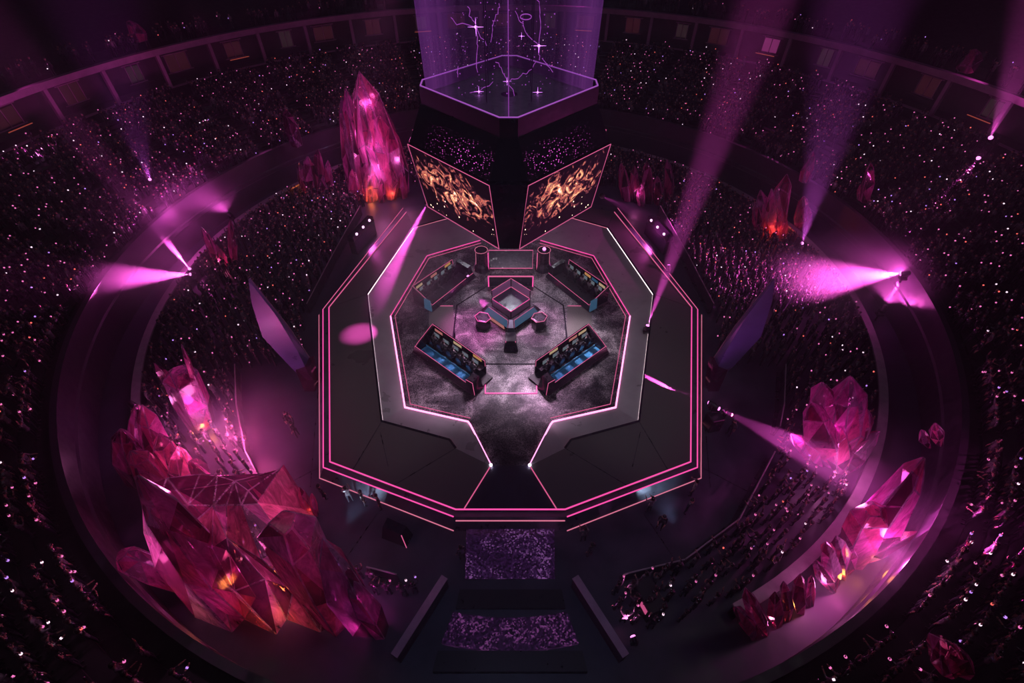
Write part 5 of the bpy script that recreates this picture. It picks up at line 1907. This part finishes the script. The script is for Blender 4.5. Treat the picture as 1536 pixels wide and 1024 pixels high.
# unseen white spots added to lift the stage deck and the aisles
for x, y, z, tx, ty, col, pw, dg_ in ((-15, -26, 31, -6, -8, (1.0, 0.92, 0.95), 5200, 40), (15, -26, 31, 6, -8, (1.0, 0.92, 0.95), 5200, 40), (0, 24, 31, 0, -4, (0.85, 0.82, 1.0), 3500, 46), (0, -33, 31, 0, -20, (0.50, 0.55, 1.0), 3000, 60)):
    spot(None, (x, y, z), Vector((tx - x, ty - y, -z)), col, pw, dg_, 0.9, 1.0)
# unseen point lights added to make the smoke glow
for u, v, z, col, pw in ((350, 655, 2.4, (1.0, 0.10, 0.40), 750), (300, 620, 3.0, MAG, 160), (545, 905, 1.8, MAG, 130), (1345, 835, 3.6, MAG, 420), (1240, 880, 2.0, PK, 120), (255, 320, 4.5, MAG, 480), (1255, 640, 4, MAG, 150)):
    l = bpy.data.lights.new('smoke_glow', 'POINT')
    l.color = col
    l.energy = pw
    l.shadow_soft_size = 0.3
    o = bpy.data.objects.new('smoke_glow', l)
    C.objects.link(o)
    o.location = at(u, v, z)
# unseen pink spots added overhead to put highlights on the crystals
for src, dst, col, pw, dg_ in (((-6, -2, 24), (-15, 16, 6), MAG, 14000, 30), ((-4, -12, 25), (-12.5, -25, 6), (1.0, 0.35, 0.75), 5000, 36), ((-20, -34, 22), (-12.5, -26, 7), (1.0, 0.35, 0.75), 1500, 24), ((8, -8, 25), (21, -18, 2), MAG, 4500, 26), ((34, -20, 16), (22, -22, 4), MAG, 2000, 40), ((14, -4, 22), (27, 8.5, 3), MAG, 3500, 24), ((-8, -8, 24), (-22, -16, 2), MAG, 3500, 30), ((4, 2, 22), (15, 16, 2), MAG, 1500, 34)):
    spot(None, src, Vector(dst) - Vector(src), col, pw, dg_, 0.8, 0.3)
# blue-white foot lights that wash the front sides of the stage
for a, b in (((515, 790), (545, 725)), ((1018, 790), (990, 725))):
    p, q = at(*a, 0.35), at(*b, 0.75)
    spot(None, p, q - p, (0.6, 0.75, 1.0), 320, 80, 1.0, 0.2)

# haze that fills the hall
hz = MB().box((0, 8, 16), (150, 150, 32.6))
m = bpy.data.materials.new('stage haze')
m.use_nodes = True
nt = m.node_tree
nt.nodes.remove(nt.nodes['Principled BSDF'])
vs = nt.nodes.new('ShaderNodeVolumeScatter')
vs.inputs['Density'].default_value = 0.0010
vs.inputs['Color'].default_value = (0.9, 0.85, 0.95, 1)
vs.inputs['Anisotropy'].default_value = 0.1
nt.links.new(vs.outputs[0], nt.nodes['Material Output'].inputs['Volume'])

o = obj('haze', hz, m)
tag(o, 'thin stage haze that fills the whole hall', 'haze', None, 'stuff')

# thicker pockets of smoke drifting near the lamps and crystals, part of the same haze
haze = o


def smoke_mat(dens):
    ms = bpy.data.materials.new('thick smoke')
    ms.use_nodes = True
    nt = ms.node_tree
    nt.nodes.remove(nt.nodes['Principled BSDF'])
    tc = nt.nodes.new('ShaderNodeTexCoord')
    ln = nt.nodes.new('ShaderNodeVectorMath')
    ln.operation = 'LENGTH'
    nt.links.new(tc.outputs['Object'], ln.inputs[0])
    mr = nt.nodes.new('ShaderNodeMapRange')
    mr.interpolation_type = 'SMOOTHERSTEP'
    mr.inputs[1].default_value = 0.05
    mr.inputs[2].default_value = 1.0
    mr.inputs[3].default_value = dens
    mr.inputs[4].default_value = 0.0
    nt.links.new(ln.outputs['Value'], mr.inputs[0])
    nz = nt.nodes.new('ShaderNodeTexNoise')
    nz.inputs['Scale'].default_value = 2.2
    nz.inputs['Detail'].default_value = 2
    nt.links.new(tc.outputs['Object'], nz.inputs['Vector'])
    mu = nt.nodes.new('ShaderNodeMath')
    mu.operation = 'MULTIPLY'
    nt.links.new(mr.outputs[0], mu.inputs[0])
    nt.links.new(nz.outputs['Fac'], mu.inputs[1])
    m2 = nt.nodes.new('ShaderNodeMath')
    m2.operation = 'MULTIPLY'
    m2.inputs[1].default_value = 2.0
    nt.links.new(mu.outputs[0], m2.inputs[0])
    v = nt.nodes.new('ShaderNodeVolumeScatter')
    v.inputs['Color'].default_value = (0.9, 0.85, 0.95, 1)
    nt.links.new(m2.outputs[0], v.inputs['Density'])
    nt.links.new(v.outputs[0], nt.nodes['Material Output'].inputs['Volume'])
    return ms


for c_, r_, dn in ((at(250, 335, 4), (11, 9, 5), 0.032), (at(222, 412, 3.5), (7, 5.5, 3.6), 0.10), (at(1290, 425, 3.5), (8.5, 7, 4.2), 0.09), (at(345, 655, 2.5), (8, 7, 4), 0.030),
                   (at(545, 900, 1.6), (4, 3.5, 2.2), 0.025), (at(1325, 850, 2.5), (8, 6, 4), 0.028), (Vector((-7.6, -6.0, 6.8)), (4.6, 4.6, 7.6), 0.08), (at(1255, 670, 3), (6, 5, 3.6), 0.02)):
    o = obj('smoke_pocket', MB().sphere((0, 0, 0), 1, 20, 12), smoke_mat(dn), haze, True)
    o.location = (c_.x, c_.y, max(c_.z, r_[2] * 0.6))
    o.scale = r_

# ------------------------------------------------------------------ world and view
W = bpy.data.worlds.new('world')
W.use_nodes = True
bg = W.node_tree.nodes['Background']
bg.inputs[0].default_value = (0.010, 0.006, 0.020, 1)
bg.inputs[1].default_value = 0.5
bpy.context.scene.world = W
sc = bpy.context.scene
sc.view_settings.view_transform = 'Standard'
sc.view_settings.look = 'None'
sc.view_settings.gamma = 1
sc.view_settings.exposure = 0.0
sc.view_settings.use_curve_mapping = False
sc.cycles.max_bounces = 7
sc.cycles.diffuse_bounces = 2
sc.cycles.glossy_bounces = 3
sc.cycles.transmission_bounces = 6
sc.cycles.transparent_max_bounces = 10
sc.cycles.volume_bounces = 0
sc.cycles.caustics_reflective = False
sc.cycles.caustics_refractive = False
sc.cycles.sample_clamp_indirect = 3
sc.cycles.sample_clamp_direct = 0
sc.cycles.use_denoising = True
